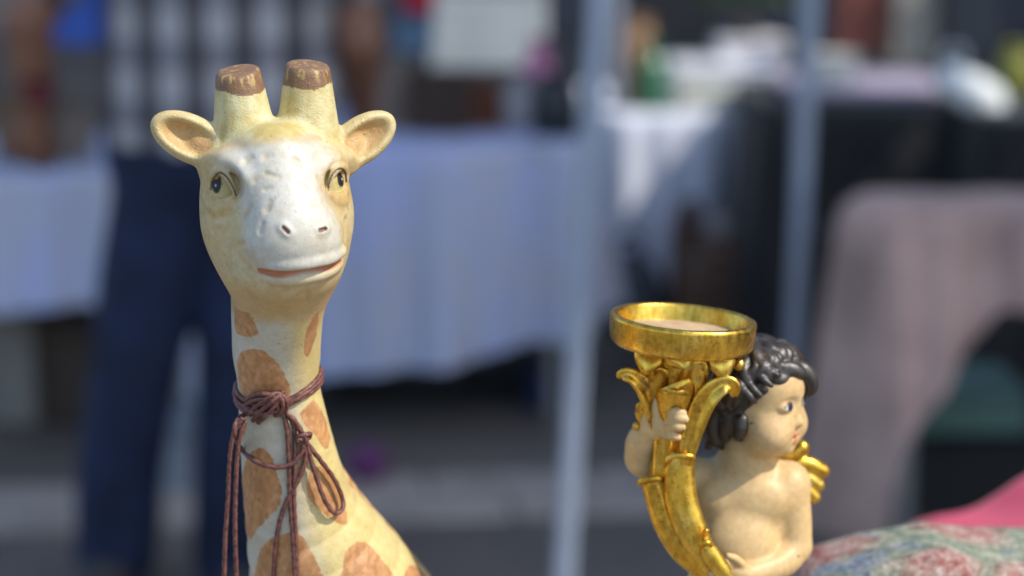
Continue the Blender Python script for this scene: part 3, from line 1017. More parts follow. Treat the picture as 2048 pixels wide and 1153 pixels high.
for pts, rr in (([(1462, 770, 10), (1444, 815, 0), (1432, 858, -8), (1416, 894, -14)], [28, 27, 20, 7]), ([(1478, 790, -30), (1462, 832, -36), (1450, 862, -36), (1452, 880, -34)], [26, 24, 14, 6]),
                ([(1452, 740, 10), (1432, 790, 4), (1424, 840, 0), (1414, 872, -4)], [26, 26, 20, 8]), ([(1492, 800, -48), (1476, 836, -48), (1462, 862, -46)], [20, 17, 7]), ([(1440, 800, -20), (1424, 850, -24), (1430, 886, -28)], [20, 18, 7])):
    hs.add(Tube([cpt(*q) for q in pts], rr, 4), 4)
Vh, Fh, Nh = hs.mesh(2.2)
M_hair, nt, bs = new_mat('painted_hair')
v = coords(nt)
fine = noise(nt, v, 150, 4)
nt.links.new(ramp(nt, fine, [(0.3, (0.016, 0.011, 0.008)), (0.75, (0.045, 0.034, 0.027))]), bs.inputs['Base Color'])
bs.inputs['Roughness'].default_value = 0.44
bs.inputs['Specular IOR Level'].default_value = 0.7
bump(nt, bs, noise(nt, coords(nt, (1, 1, 0.4)), 500, 3), 0.25, 0.0006)
add_mesh('hair', OC + Vh * UC, Fh, M_hair, cherub, True, Nh)

# gilding
def gold_mat(name, seed):
    m, nt, bs = new_mat(name)
    v = coords(nt, (1, 1, 1))
    big = noise(nt, v, 55 + seed, 4, 0.6)
    fine = noise(nt, v, 420, 5, 0.7)
    streak = noise(nt, coords(nt, (1, 1, 0.45)), 240, 4, 0.65)
    worn = ramp(nt, mix(nt, big, fine, 0.35), [(0.32, (0, 0, 0)), (0.43, (1, 1, 1))])
    leaf = mix(nt, ramp(nt, big, [(0.3, (0.84, 0.45, 0.05)), (0.55, (0.93, 0.60, 0.10)), (0.75, (0.98, 0.74, 0.23))]), ramp(nt, streak, [(0.35, (0.45, 0.38, 0.22)), (0.62, (1, 1, 1))]), 0.7, 'MULTIPLY')
    nt.links.new(mix(nt, (0.20, 0.10, 0.035), leaf, worn), bs.inputs['Base Color'])
    mt = nt.nodes.new('ShaderNodeMapRange')
    mt.inputs['To Min'].default_value = 0.55; mt.inputs['To Max'].default_value = 1.0
    nt.links.new(worn, mt.inputs['Value'])
    nt.links.new(mt.outputs[0], bs.inputs['Metallic'])
    nt.links.new(ramp(nt, fine, [(0.3, (0.20,) * 3), (0.75, (0.46,) * 3)]), bs.inputs['Roughness'])
    bump(nt, bs, mix(nt, fine, streak, 0.5), 0.35, 0.0007)
    return m
M_gold = gold_mat('gold_leaf', 0)

def cw(*q):
    return OC + UC * cpt(*q)

def blade(name, path, widths, hint=(0, -1, 0.2), thick=5.0, cup=0.25, groove=0.12, parent=None, n=5, m=9):
    """a lofted acanthus leaf: path of (px, py, w), half widths in photo pixels"""
    P = np.array([cpt(*q) for q in path])
    s = spline(np.column_stack([P, widths]), n)
    X, Wd_ = s[:, :3], np.maximum(s[:, 3], 0.8)
    T = np.gradient(X, axis=0); T /= np.linalg.norm(T, axis=1)[:, None]
    Nn = np.asarray(hint, float)
    rows = []
    for i in range(len(X)):
        S = np.cross(T[i], Nn); S /= np.linalg.norm(S) + 1e-9
        Nv = np.cross(S, T[i])
        th = min(thick, Wd_[i] * 0.7) * 0.5
        ring = []
        js = np.linspace(-1, 1, m)
        for sgn in (1, -1):
            for j in (js if sgn > 0 else js[::-1]):
                prof = cup * Wd_[i] * (j * j) + groove * Wd_[i] * math.exp(-(j / 0.22) ** 2) * -1
                edge = 1 - 0.75 * abs(j) ** 6
                ring.append(X[i] + S * Wd_[i] * j + Nv * (prof + sgn * th * edge))
        rows.append(ring)
    k = 2 * m
    V = np.array(rows).reshape(-1, 3)
    F = []
    for i in range(len(rows) - 1):
        for j in range(k):
            a_, b_ = i * k + j, i * k + (j + 1) % k
            F.append((a_, b_, b_ + k, a_ + k))
    F.append(tuple(range(k))[::-1]); F.append(tuple(range(len(V) - k, len(V))))
    return add_mesh(name, OC + V * UC, F, M_gold, parent or cherub)

# cup
ct_ = math.radians(4.0); tx = math.radians(-1.5)
Rt = np.array([[math.cos(ct_), 0, math.sin(ct_)], [0, 1, 0], [-math.sin(ct_), 0, math.cos(ct_)]]) @ np.array([[1, 0, 0], [0, math.cos(tx), -math.sin(tx)], [0, math.sin(tx), math.cos(tx)]])
ccen = cw(1367, 634, -70)
prof = [(0.5, -62), (70, -62), (120, -61), (131, -58), (136, -53), (139, -48), (141, -30), (142, -8), (142, -4), (140, -1), (137, 0.5), (131, 0.5), (128, -1), (126.5, -4), (125, -30), (123, -33)]
Vq, Fq = lathe([(r * UC, z * UC) for r, z in prof], (0, 0, 0), 96)
ang = np.arctan2(Vq[:, 1], Vq[:, 0])
Vq *= (1 + 0.006 * np.sin(3 * ang + 1) + 0.003 * np.sin(11 * ang))[:, None]
Vq = Vq @ Rt.T + ccen
cup = add_mesh('candle_cup', Vq, Fq[:-1], M_gold, cherub)
M_floor = simple_mat('bare_plaster', (0.52, 0.36, 0.20), 0.8, 0.25, 120, bmp=0.0008)
Vq, Fq = lathe([(0.5 * UC, -29 * UC), (60 * UC, -30 * UC), (124.5 * UC, -32 * UC)], (0, 0, 0), 64)
add_mesh('cup_floor', Vq @ Rt.T + ccen, Fq[:-1], M_floor, cup)
# horn of plenty: fluted stem
stem_pts = [(1362, 708, -70, 62), (1356, 735, -72, 50), (1348, 790, -74, 42), (1340, 850, -74, 34), (1334, 910, -72, 32), (1334, 970, -74, 32), (1348, 1040, -84, 30), (1384, 1110, -98, 27), (1430, 1160, -108, 24), (1470, 1200, -100, 18)]
Vq, Fq = tube_mesh([cpt(*q[:3]) for q in stem_pts], [q[3] for q in stem_pts], 28, 6)
Vq = np.array(Vq).reshape(-1, 28, 3)
cen = Vq.mean(1, keepdims=True)
kk = np.arange(28)[None, :] * 2 * math.pi / 28
Vq = (cen + (Vq - cen) * (1 + 0.09 * np.cos(7 * kk))[..., None]).reshape(-1, 3)
add_mesh('stem', OC + Vq * UC, Fq, M_gold, cherub)
# upper leaves
blade('leaf', [(1322, 884, -92), (1308, 832, -96), (1296, 795, -100), (1281, 768, -104), (1262, 752, -108), (1244, 750, -106), (1238, 757, -100)], [10, 17, 19, 18, 15, 11, 4], (0.3, -1, 0.3), 9)
blade('leaf', [(1372, 930, -116), (1380, 890, -116), (1392, 848, -118), (1408, 808, -120), (1428, 782, -122), (1450, 770, -122), (1466, 776, -118), (1469, 794, -112)], [10, 17, 20, 22, 21, 18, 15, 6], (-0.2, -1, 0.25), 9, 0.3)
blade('leaf', [(1352, 868, -112), (1350, 834, -116), (1351, 806, -122), (1352, 786, -132), (1352, 778, -144), (1352, 785, -152)], [10, 27, 36, 37, 30, 12], (0, -1, 0.1), 8, -0.3)
blade('leaf', [(1304, 700, -112), (1296, 724, -122), (1292, 742, -124), (1292, 752, -120)], [34, 27, 14, 2], (-0.2, -1, 0), 7, -0.25)
blade('leaf', [(1362, 700, -128), (1366, 722, -136), (1372, 738, -138)], [40, 30, 6], (0, -1, 0), 7, -0.3)
blade('leaf', [(1440, 708, -112), (1446, 732, -120), (1448, 752, -120), (1448, 763, -116)], [30, 26, 14, 2], (0.2, -1, 0), 7, -0.25)
blade('leaf', [(1404, 820, -112), (1396, 780, -114), (1394, 752, -116), (1402, 735, -122), (1414, 732, -126)], [8, 20, 26, 24, 10], (0.1, -1, 0.1), 7, -0.2)
blade('leaf', [(1318, 812, -104), (1314, 780, -106), (1316, 752, -110), (1310, 738, -116)], [8, 20, 24, 10], (-0.2, -1, 0.1), 7, -0.2)
for bx, by, bw, br in ((1478, 730, -90, 13), (1273, 853, -74, 9)):
    Vq, Fq = lathe([(0.01 * br, -br), (br * 0.7, -br * 0.7), (br, 0), (br * 0.7, br * 0.7), (0.01 * br, br)], (0, 0, 0), 12)
    add_mesh('bud', Vq * UC + cw(bx, by, bw), Fq, M_gold, cherub)
blade('leaf', [(1306, 862, -74), (1294, 846, -76), (1284, 830, -78), (1280, 814, -80), (1284, 806, -82)], [8, 11, 12, 8, 3], (-0.4, -1, 0.2), 8)
# lower sheaths
blade('leaf', [(1360, 910, -112), (1358, 950, -116), (1362, 1005, -122), (1382, 1065, -128), (1412, 1118, -132), (1448, 1160, -132)], [28, 31, 33, 32, 25, 12], (-0.1, -1, 0.1), 10, -0.38, 0.10)
blade('leaf', [(1300, 962, -92), (1314, 1005, -98), (1332, 1055, -106), (1364, 1108, -112), (1404, 1150, -116)], [22, 25, 26, 24, 14], (-0.35, -1, 0.1), 10, -0.35, 0.10)
blade('leaf', [(1412, 1090, -146), (1424, 1116, -150), (1446, 1146, -150), (1464, 1166, -146)], [13, 19, 18, 9], (-0.1, -1, 0.2), 9, -0.4, 0.0)
def lip(pts, r):
    Vq, Fq = tube_mesh([cpt(*q) for q in pts], r, 10, 5)
    add_mesh('leaf_rim', OC + np.array(Vq) * UC, Fq, M_gold, cherub)
lip([(1330, 934, -104), (1334, 920, -116), (1348, 912, -124), (1368, 912, -126), (1384, 914, -122), (1390, 920, -114)], [3, 5, 6, 6.5, 6.5, 4])
lip([(1276, 968, -88), (1284, 962, -102), (1302, 958, -108), (1318, 958, -106), (1326, 966, -98)], [5, 6, 6, 5, 3])
lip([(1400, 1098, -142), (1404, 1088, -152), (1416, 1086, -152), (1422, 1094, -146)], [3, 5, 6, 4])
lip([(1398, 1104, -130), (1402, 1084, -136), (1410, 1066, -140), (1413, 1058, -142)], [4, 4.5, 5.5, 7])
# wings
for pts_list in ([[(1548, 918, 76), (1580, 908, 80), (1602, 896, 82)], [(1560, 926, 84), (1610, 926, 92), (1646, 942, 98)], [(1564, 938, 86), (1606, 950, 94), (1636, 970, 98)], [(1566, 950, 84), (1604, 974, 92), (1628, 994, 96)]],
                 [[(1400, 930, 86), (1370, 918, 92), (1350, 906, 96)], [(1396, 938, 90), (1360, 938, 98), (1338, 948, 102)], [(1398, 950, 90), (1366, 962, 98), (1348, 976, 102)]]):
    wing = None
    ws = Sculpt()
    for i, pl in enumerate(pts_list):
        ws.add(Tube([cpt(*q) for q in pl], [13, 17, 15] if i else [12, 17, 18], 4), 4)
    Vw, Fw, Nw = ws.mesh(3.0)
    add_mesh('wing', OC + Vw * UC, Fw, M_gold, cherub, True, Nw)
# turned foot
Vq, Fq = lathe([(0.075, 0.002), (0.078, 0.01), (0.07, 0.03), (0.06, 0.05), (0.062, 0.07), (0.06, 0.10)], (OC[0] - 0.012, YC, TABLE_Z), 40)
add_mesh('foot', Vq, Fq, M_gold, cherub)
# ------------------------------------------------------------------ ground and street
def flat_sheet(name, x0, x1, y0, y1, z, mat, kind='structure'):
    o = add_mesh(name, [(x0, y0, z), (x1, y0, z), (x1, y1, z), (x0, y1, z)], [(0, 1, 2, 3)], mat, smooth=False)
    return props(o, kind=kind)
M_asph, nt, bs = new_mat('asphalt')
v = coords(nt)
f1 = noise(nt, v, 1.3, 5); f2 = noise(nt, v, 160, 3)
nt.links.new(mix(nt, ramp(nt, f1, [(0.3, (0.10, 0.086, 0.074)), (0.7, (0.19, 0.165, 0.14))]), ramp(nt, f2, [(0.3, (0.6, 0.6, 0.6)), (0.7, (1.2, 1.2, 1.2))]), 1.0, 'MULTIPLY'), bs.inputs['Base Color'])
bs.inputs['Roughness'].default_value = 0.85
bump(nt, bs, f2, 0.5, 0.004)
flat_sheet('ground', -150, 150, -120, 220, 0.0, M_asph)
# bands of paving stones let into the street
M_pave = simple_mat('granite', (0.33, 0.29, 0.25), 0.75, 0.25, 14, bmp=0.002)
def slab_mesh(w, d, h=0.03):
    V, F = rbox((0, 0, h / 2), (w, d, h), 0.006)
    me = bpy.data.meshes.new('paving_stone')
    me.from_pydata([tuple(q) for q in V], [], F); me.materials.append(M_pave)
    return me
slab_me = slab_mesh(0.392, 0.172)
rs = random.Random(3)
for k, (ybase, slope) in enumerate(((4.12, 0.10), (4.30, 0.10), (5.9, 0.10))):
    band = empty('paving_band', (-2.6, ybase, 0.0))
    band['kind'] = 'structure'
    for i in range(15):
        o = bpy.data.objects.new('paving_stone', slab_me)
        C.objects.link(o); o.parent = band
        o.location = (i * 0.40 + (k % 2) * 0.2, i * 0.40 * slope, -0.018 + rs.uniform(-0.002, 0.002))
        o.rotation_euler.z = math.atan(slope)

# ------------------------------------------------------------------ buildings
def windows_building(name, label, x0, x1, y0, y1, h, col, face):
    b = empty(name, ((x0 + x1) / 2, (y0 + y1) / 2, 0), label, 'building')
    m = simple_mat(name + '_render', col, 0.9, 0.12, 1.5, bmp=0.01)
    mg = simple_mat('window_glass_' + name, (0.03, 0.035, 0.045), 0.1, 0.1, 2, spec=0.6)
    mf = simple_mat('window_trim_' + name, (0.62, 0.60, 0.56), 0.6, 0.1, 4)
    mr = simple_mat('roof_tile_' + name, (0.20, 0.085, 0.055), 0.8, 0.25, 5, bmp=0.02)
    add_mesh('wall', *rbox(((x0 + x1) / 2, (y0 + y1) / 2, h / 2), (x1 - x0, y1 - y0, h), 0.03), m, b, False)
    V = [(x0 - .4, y0 - .4, h + .01), (x1 + .4, y0 - .4, h + .01), (x1 + .4, y1 + .4, h + .01), (x0 - .4, y1 + .4, h + .01)]
    if face == 'x':
        xm = (x0 + x1) / 2
        V += [(xm, y0 - .4, h + 3), (xm, y1 + .4, h + 3)]
        F = [(0, 1, 4), (1, 2, 5, 4), (2, 3, 5), (3, 0, 4, 5), (3, 2, 1, 0)]
    else:
        ym = (y0 + y1) / 2
        V += [(x0 - .4, ym, h + 3), (x1 + .4, ym, h + 3)]
        F = [(0, 1, 5, 4), (1, 2, 5), (2, 3, 4, 5), (3, 0, 4), (3, 2, 1, 0)]
    add_mesh('roof', V, F, mr, b, False)
    lo, hi = (y0, y1) if face == 'x' else (x0, x1)
    n = max(2, int((hi - lo) / 2.6))
    for fl in range(int(h // 3)):
        for i in range(n):
            u = lo + (i + 0.5) * (hi - lo) / n
            z = 1.7 + fl * 3.0
            if fl == 0 and i % 3 == 1:
                sz, z = (1.1, 2.3), 1.16
                nm = 'door'
            else:
                sz, nm = (1.0, 1.5), 'window'
            if face == 'x':
                fr = add_mesh(nm, *rbox((x0 - 0.02, u, z), (0.12, sz[0] + .2, sz[1] + .2), 0.01), mf, b, False)
                add_mesh('pane', *rbox((x0 - 0.09, u, z), (0.04, sz[0], sz[1]), 0.01), mg, fr, False)
            else:
                fr = add_mesh(nm, *rbox((u, y0 - 0.02, z), (sz[0] + .2, 0.12, sz[1] + .2), 0.01), mf, b, False)
                add_mesh('pane', *rbox((u, y0 - 0.09, z), (sz[0], 0.04, sz[1]), 0.01), mg, fr, False)
    return b
windows_building('unseen_shade_tower', 'unseen narrow tower added at the right to shade the stalls', 8.0, 9.8, 0.2, 2.0, 15.0, (0.42, 0.38, 0.33), 'x')  # out of view, added and sized to shade the man and tables
windows_building('unseen_shade_house', 'unseen long house row added at the right for shade, past a gap left for sun', 8.0, 15.0, 4.5, 26.0, 14.0, (0.40, 0.37, 0.34), 'x')  # out of view, added for shade; gap before it lets sun reach the goods
windows_building('market_hall', 'long dark stone building closing the street far behind the stalls', -16.0, 7.2, 17.0, 24.0, 9.0, (0.13, 0.12, 0.13), 'y')

# ------------------------------------------------------------------ gazebos
M_pole = simple_mat('pole_paint', (0.34, 0.385, 0.47), 0.45, 0.06, 20)
M_canopy, nt, bs = new_mat('canopy_fabric')
v = coords(nt)
nt.links.new(ramp(nt, noise(nt, v, 4, 4), [(0.3, (0.55, 0.60, 0.70)), (0.7, (0.66, 0.70, 0.78))]), bs.inputs['Base Color'])
bs.inputs['Roughness'].default_value = 0.8
tr = nnode(nt, 'ShaderNodeBsdfTranslucent'); tr.inputs[0].default_value = (0.78, 0.84, 0.94, 1)
mx = nnode(nt, 'ShaderNodeMixShader'); mx.inputs[0].default_value = 0.7
nt.links.new(bs.outputs[0], mx.inputs[1]); nt.links.new(tr.outputs[0], mx.inputs[2])
nt.links.new(mx.outputs[0], nt.nodes['Material Output'].inputs['Surface'])
def gazebo(label, corners, lean, ez=2.15):
    """corners: four ground points (x, y), first one carries `lean` at the top"""
    cx = sum(q[0] for q in corners) / 4; cyy = sum(q[1] for q in corners) / 4
    gz = empty('gazebo', (cx, cyy, 0), label, 'gazebo', 'gazebos over the stalls')
    tops = []
    for i, (x_, y_) in enumerate(corners):
        lx = lean if i == 0 else 0.0
        V, F = rbox((0, 0, ez / 2), (0.034, 0.034, ez), 0.006)
        V = V + np.array([x_, y_, 0]); V[:, 0] += lx * V[:, 2] / ez
        add_mesh('pole', V, F, M_pole, gz, False)
        V, F = rbox((x_, y_, 0.006), (0.11, 0.11, 0.01), 0.003)
        add_mesh('foot_plate', V, F, M_pole, gz, False)
        tops.append(np.array([x_ + lx, y_, ez]))
    pk = np.array([cx, cyy, ez + 0.75])
    V, F = [], []
    n = 8
    for i in range(4):
        a_, b_ = tops[i], tops[(i + 1) % 4]
        out = lambda p: p + (p - np.array([cx, cyy, p[2]])) * 0.04
        base = len(V)
        for j in range(n + 1):
            t = j / n
            e = out(a_ * (1 - t) + b_ * t) + np.array([0, 0, 0.03 - 0.05 * math.sin(math.pi * t)])
            V += [e - np.array([0, 0, 0.24 + 0.02 * math.sin(j * 2.2)]), e, e * 0.5 + pk * 0.5 - np.array([0, 0, 0.04]), pk]
        for j in range(n):
            for r in range(3):
                q = base + j * 4 + r
                F.append((q, q + 4, q + 5, q + 1))
    add_mesh('canopy', V, F, M_canopy, gz)
    return gz
p1t = at(1196, 0, 3.25); p1b = at(1128, 1153, 3.25)
sl = (p1t[0] - p1b[0]) / (p1t[2] - p1b[2])
g1x = p1b[0] - sl * p1b[2]
gazebo('gazebo whose pale blue pole stands between giraffe and cherub, from top to bottom', [(g1x, 3.25), (g1x + 0.25, 6.25), (g1x - 2.75, 6.5), (g1x - 3.0, 3.5)], sl * 2.15)
p2t = at(1622, 0, 4.35); p2b = at(1588, 680, 4.35)
sl2 = (p2t[0] - p2b[0]) / (p2t[2] - p2b[2])
g2x = p2b[0] - sl2 * p2b[2]
gazebo('gazebo whose pale pole rises behind the cherub curls beside the black draped table', [(g2x, 4.35), (g2x + 1.35, 4.35), (g2x + 1.45, 5.15), (g2x * 5.17 / 4.35 + 0.010, 5.15)], sl2 * 2.15)

# ------------------------------------------------------------------ stall tables and cloths
M_wood = simple_mat('table_wood', (0.22, 0.14, 0.08), 0.6, 0.3, 6, stretch=(1, 8, 8))
M_steel = simple_mat('table_leg_steel', (0.30, 0.31, 0.33), 0.4, 0.1, 10, metal=0.7)
def frame_axes(ang):
    return np.array([math.cos(ang), math.sin(ang), 0]), np.array([-math.sin(ang), math.cos(ang), 0])
def stall_table(label, x0, y0, w, d, z, ang):
    ux, uy = frame_axes(ang)
    o0 = np.array([x0, y0, 0])
    t = empty('stall_table', tuple(o0 + ux * w / 2 + uy * d / 2), label, 'table', 'stall tables')
    V, F = rbox((0, 0, 0), (w, d, 0.03), 0.004, ang)
    add_mesh('table_top', V + o0 + ux * w / 2 + uy * d / 2 + np.array([0, 0, z - 0.02]), F, M_wood, t, False)
    for a_ in (0.06, w - 0.06):
        for b_ in (0.06, d - 0.06):
            V, F = rbox((0, 0, 0), (0.035, 0.035, z - 0.036), 0.004, ang)
            add_mesh('leg', V + o0 + ux * a_ + uy * b_ + np.array([0, 0, (z - 0.036) / 2 + 0.001]), F, M_steel, t, False)
    return t
def cloth(name, label, cat, x0, y0, w, d, z, ang, hem, mat, amp=0.03, waves=9, seed=0, over=0.015, group=None, flare=0.05, rnd=0.012):
    """a cloth over a table: flat top, hanging front and sides with folds; hem(u) = height of the lower edge along front u in 0..1"""
    ux, uy = frame_axes(ang)
    o0 = np.array([x0, y0, 0])
    rs = np.random.RandomState(seed)
    ph = rs.rand(4) * 6.28
    # outline walked from back left, down the left side, along the front, up the right side
    path = []
    for t in np.linspace(0, 1, 14)[:-1]: path.append((-over, d * (1 - t), 0, -1, 0))
    for t in np.linspace(0, 1, 90): path.append((-over + (w + 2 * over) * t, -over, t, 0, -1))
    for t in np.linspace(0, 1, 14)[1:]: path.append((w + over, d * t, 1, 1, 0))
    V, F = [], []
    m = 18
    for i, (a_, b_, u, nx, ny) in enumerate(path):
        hz = hem(u)
        s = a_ + b_ * 0.7
        for j in range(m):
            v_ = j / (m - 1)
            out = amp * v_ ** 0.8 * (math.sin(waves * s * 2.3 + ph[0]) + 0.5 * math.sin(waves * s * 5.1 + ph[1] + v_) + 0.35 * math.sin(waves * s * 9.7 + ph[2])) * 0.55 + flare * v_
            ta = min(1.0, j / 4) * math.pi / 2
            out += rnd * math.sin(ta)
            v2 = max(0.0, (j - 4) / (m - 5))
            zz = z + 0.004 - rnd * (1 - math.cos(ta)) + (hz - z + rnd) * v2
            V.append(o0 + ux * (a_ + nx * out) + uy * (b_ + ny * out) + np.array([0, 0, zz]))
    for i in range(len(path) - 1):
        for j in range(m - 1):
            q = i * m + j
            F.append((q, q + 1, q + m + 1, q + m))
    # top: a grid, gently uneven
    base = len(V); nx_, ny_ = 24, 12
    for i in range(nx_ + 1):
        for j in range(ny_ + 1):
            a_ = -over + (w + 2 * over) * i / nx_; b_ = -over + (d + over) * j / ny_
            edge = min(i, nx_ - i, j, 3) / 3
            V.append(o0 + ux * a_ + uy * b_ + np.array([0, 0, z + 0.004 + 0.003 * edge * math.sin(i * 1.7 + j)]))
    for i in range(nx_):
        for j in range(ny_):
            q = base + i * (ny_ + 1) + j
            F.append((q, q + ny_ + 1, q + ny_ + 2, q + 1))
    o = add_mesh(name, V, F, mat)
    return props(o, label, cat, group)
def cloth_mat(name, col, var=0.08):
    m, nt, bs = new_mat(name)
    v = coords(nt)
    f_ = noise(nt, v, 5, 4); w_ = noise(nt, coords(nt, (1, 1, 0.3)), 700, 2)
    nt.links.new(ramp(nt, f_, [(0.3, tuple(c_ * (1 - var) for c_ in col)), (0.7, tuple(min(1, c_ * (1 + var)) for c_ in col))]), bs.inputs['Base Color'])
    bs.inputs['Roughness'].default_value = 0.85
    bs.inputs['Specular IOR Level'].default_value = 0.2
    bs.inputs['Sheen Weight'].default_value = 0.15
    bump(nt, bs, w_, 0.3, 0.001)
    return m
def cloth_mat2(name, ca, cb):
    m, nt, bs = new_mat(name)
    f_ = noise(nt, coords(nt, (1, 1, 0.35)), 5.5, 3)
    w_ = noise(nt, coords(nt), 26, 4)
    nt.links.new(ramp(nt, mix(nt, f_, w_, 0.2), [(0.38, ca), (0.62, cb)]), bs.inputs['Base Color'])
    bs.inputs['Roughness'].default_value = 0.85
    bs.inputs['Specular IOR Level'].default_value = 0.2
    bump(nt, bs, w_, 0.6, 0.02)
    return m
M_blue = cloth_mat2('pale_blue_cotton', (0.54, 0.53, 0.58), (0.48, 0.54, 0.82))
M_bluew = cloth_mat('bluish_white_cotton', (0.72, 0.75, 0.84))
M_black = cloth_mat('black_cloth', (0.026, 0.025, 0.025), 0.3)
M_mauve = cloth_mat('mauve_velvet', (0.45, 0.30, 0.255), 0.35)
# middle table
zA = at(900, 296, 5.0)[2]
ang = 0.10
xl = at(400, 300, 5.0)[0]; xr = at(1160, 300, 5.0)[0]
stall_table('low table under the long pale blue cloth in the middle', xl, 4.98, xr - xl, 0.75, zA, 0.06)
cloth('tablecloth', 'long pale blue cloth hanging behind the giraffe face', 'tablecloth', xl, 4.98, xr - xl, 0.75, zA, 0.06, lambda u: 0.12 + 0.13 * u, M_blue, 0.10, 4, 2, group='cloths on the stalls')
# left table
zB = at(100, 345, 4.9)[2]
xl2 = at(-420, 340, 4.9)[0]; xr2 = at(392, 340, 4.9)[0]
stall_table('low table at the left edge under the short pale blue cloth', xl2, 4.86, xr2 - xl2, 0.75, zB, 0.02)
cloth('tablecloth', 'short pale blue cloth at the left edge behind the man in jeans', 'tablecloth', xl2, 4.86, xr2 - xl2, 0.75, zB, 0.02, lambda u: 0.37 + 0.01 * u, M_blue, 0.08, 5, 5, group='cloths on the stalls')
# right middle table, further back
zC = at(1380, 226, 6.1)[2]
xl3 = at(1206, 226, 6.1)[0]; xr3 = at(1548, 226, 6.1)[0]
stall_table('table under the whiter cloth between the two pale poles', xl3, 6.08, xr3 - xl3, 0.8, zC, 0.05)
cloth('tablecloth', 'whitish cloth hanging between the two pale gazebo poles', 'tablecloth', xl3, 6.08, xr3 - xl3, 0.8, zC, 0.05, lambda u: 0.17 + 0.06 * u, M_bluew, 0.09, 5, 8, group='cloths on the stalls')
# black draped table
zD = at(1760, 212, 5.45)[2]
xl4 = at(1552, 212, 5.45)[0]; xr4 = at(1972, 212, 5.45)[0]
stall_table('table under the black cloth at the upper right', xl4, 5.43, xr4 - xl4, 0.7, zD, 0.0)
cloth('tablecloth', 'black cloth over the table at the upper right', 'tablecloth', xl4, 5.43, xr4 - xl4, 0.7, zD, 0.0, lambda u: 0.03, M_black, 0.03, 8, 11, group='cloths on the stalls')
M_runner = cloth_mat('lilac_runner', (0.36, 0.31, 0.40))
V, F = rbox(((xl4 + xr4) / 2, 5.78, zD + 0.025), (xr4 - xl4 - 0.1, 0.60, 0.02), 0.008)
props(add_mesh('folded_blanket', V, F, M_runner), 'folded lilac blanket laid flat on the black table', 'blanket')
# another black draped table to its right, cut by the frame
xl5 = at(1990, 250, 5.2)[0]
stall_table('table under the black cloth cut by the right edge', xl5, 5.15, 1.4, 0.7, zD, 0.0)
cloth('tablecloth', 'black cloth cut by the right edge of the picture', 'tablecloth', xl5, 5.15, 1.4, 0.7, zD, 0.0, lambda u: 0.03, M_black, 0.03, 8, 13, group='cloths on the stalls')
# mauve table, near right
zE = at(1850, 410, 4.0)[2]
xl6 = at(1738, 420, 4.0)[0]
stall_table('near narrow table under the greyish mauve cloth at the right', xl6 + 0.05, 4.02, 1.2, 0.14, zE, -0.02)
def hemE(u):
    return float(np.interp(u * 1.2, [0.0, 0.01, 0.03, 0.22, 0.4, 1.2], [0.07, 0.18, 0.30, 0.57, 0.62, 0.62]))
cloth('tablecloth', 'greyish mauve velvet cloth hitched up at the right edge', 'tablecloth', xl6 + 0.05, 4.02, 1.2, 0.14, zE, -0.02, hemE, M_mauve, 0.075, 8, 17, group='cloths on the stalls', flare=0.08, rnd=0.05)

# ------------------------------------------------------------------ goods on and under the stalls
def box_px(px0, py0, px1, py1, y):
    a_ = at(px0, py1, y); b_ = at(px1, py0, y)
    return a_[0], b_[0], a_[2], b_[2]
def crate(label, px0, py0, px1, py1, y, depth, col, cat='crate', name='wooden_crate', n=4, group=None):
    x0, x1, z0, z1 = box_px(px0, py0, px1, py1, y)
    t = empty(name, ((x0 + x1) / 2, y + depth / 2, z0), label, cat, group)
    m = simple_mat(name + '_wood', col, 0.7, 0.35, 9, stretch=(1, 6, 6))
    w, h = x1 - x0, z1 - z0
    sh = h / n
    for i in range(n):
        zc = z0 + sh * (i + 0.5)
        for (cx, cyy, sx, sy) in ((0, 0, w, 0.012), (0, depth, w, 0.012), (-w / 2 + 0.006, depth / 2, 0.012, depth - 0.03), (w / 2 - 0.006, depth / 2, 0.012, depth - 0.03)):
            V, F = rbox(((x0 + x1) / 2 + cx, y + cyy, zc), (sx, sy, sh * 0.82), 0.003)
            add_mesh('slat', V, F, m, t, False)
    for sx in (x0 + 0.02, x1 - 0.02):
        for sy in (y + 0.017, y + depth - 0.017):
            V, F = rbox((sx, sy, z0 + h / 2 + 0.002), (0.022, 0.02, h), 0.003)
            add_mesh('corner_post', V, F, m, t, False)
    V, F = rbox(((x0 + x1) / 2, y + depth / 2, z0 + 0.012), (w - 0.03, depth - 0.03, 0.012), 0.003)
    add_mesh('bottom', V, F, m, t, False)
    return t
def carton(name, label, cat, px0, py0, px1, py1, y, depth, col, lid=None, to_floor=False, rot=0.0, rough=0.7):
    x0, x1, z0, z1 = box_px(px0, py0, px1, py1, y)
    if to_floor: z0 = 0.002
    t = empty(name, ((x0 + x1) / 2, y + depth / 2, z0), label, cat)
    m = simple_mat(name + '_shell', col, rough, 0.15, 7)
    h = z1 - z0
    c0 = np.array([(x0 + x1) / 2, y + depth / 2, 0])
    add_mesh('shell', *rbox(c0 + np.array([0, 0, z0 + h * 0.45]), (x1 - x0, depth, h * 0.9), 0.008, rot), m, t, False)
    lm = simple_mat(name + '_lid', lid or tuple(c_ * 0.8 for c_ in col), rough, 0.15, 7)
    add_mesh('lid', *rbox(c0 + np.array([0, 0, z0 + h * 0.945]), (x1 - x0 + 0.012, depth + 0.012, h * 0.1), 0.006, rot), lm, t, False)
    return t
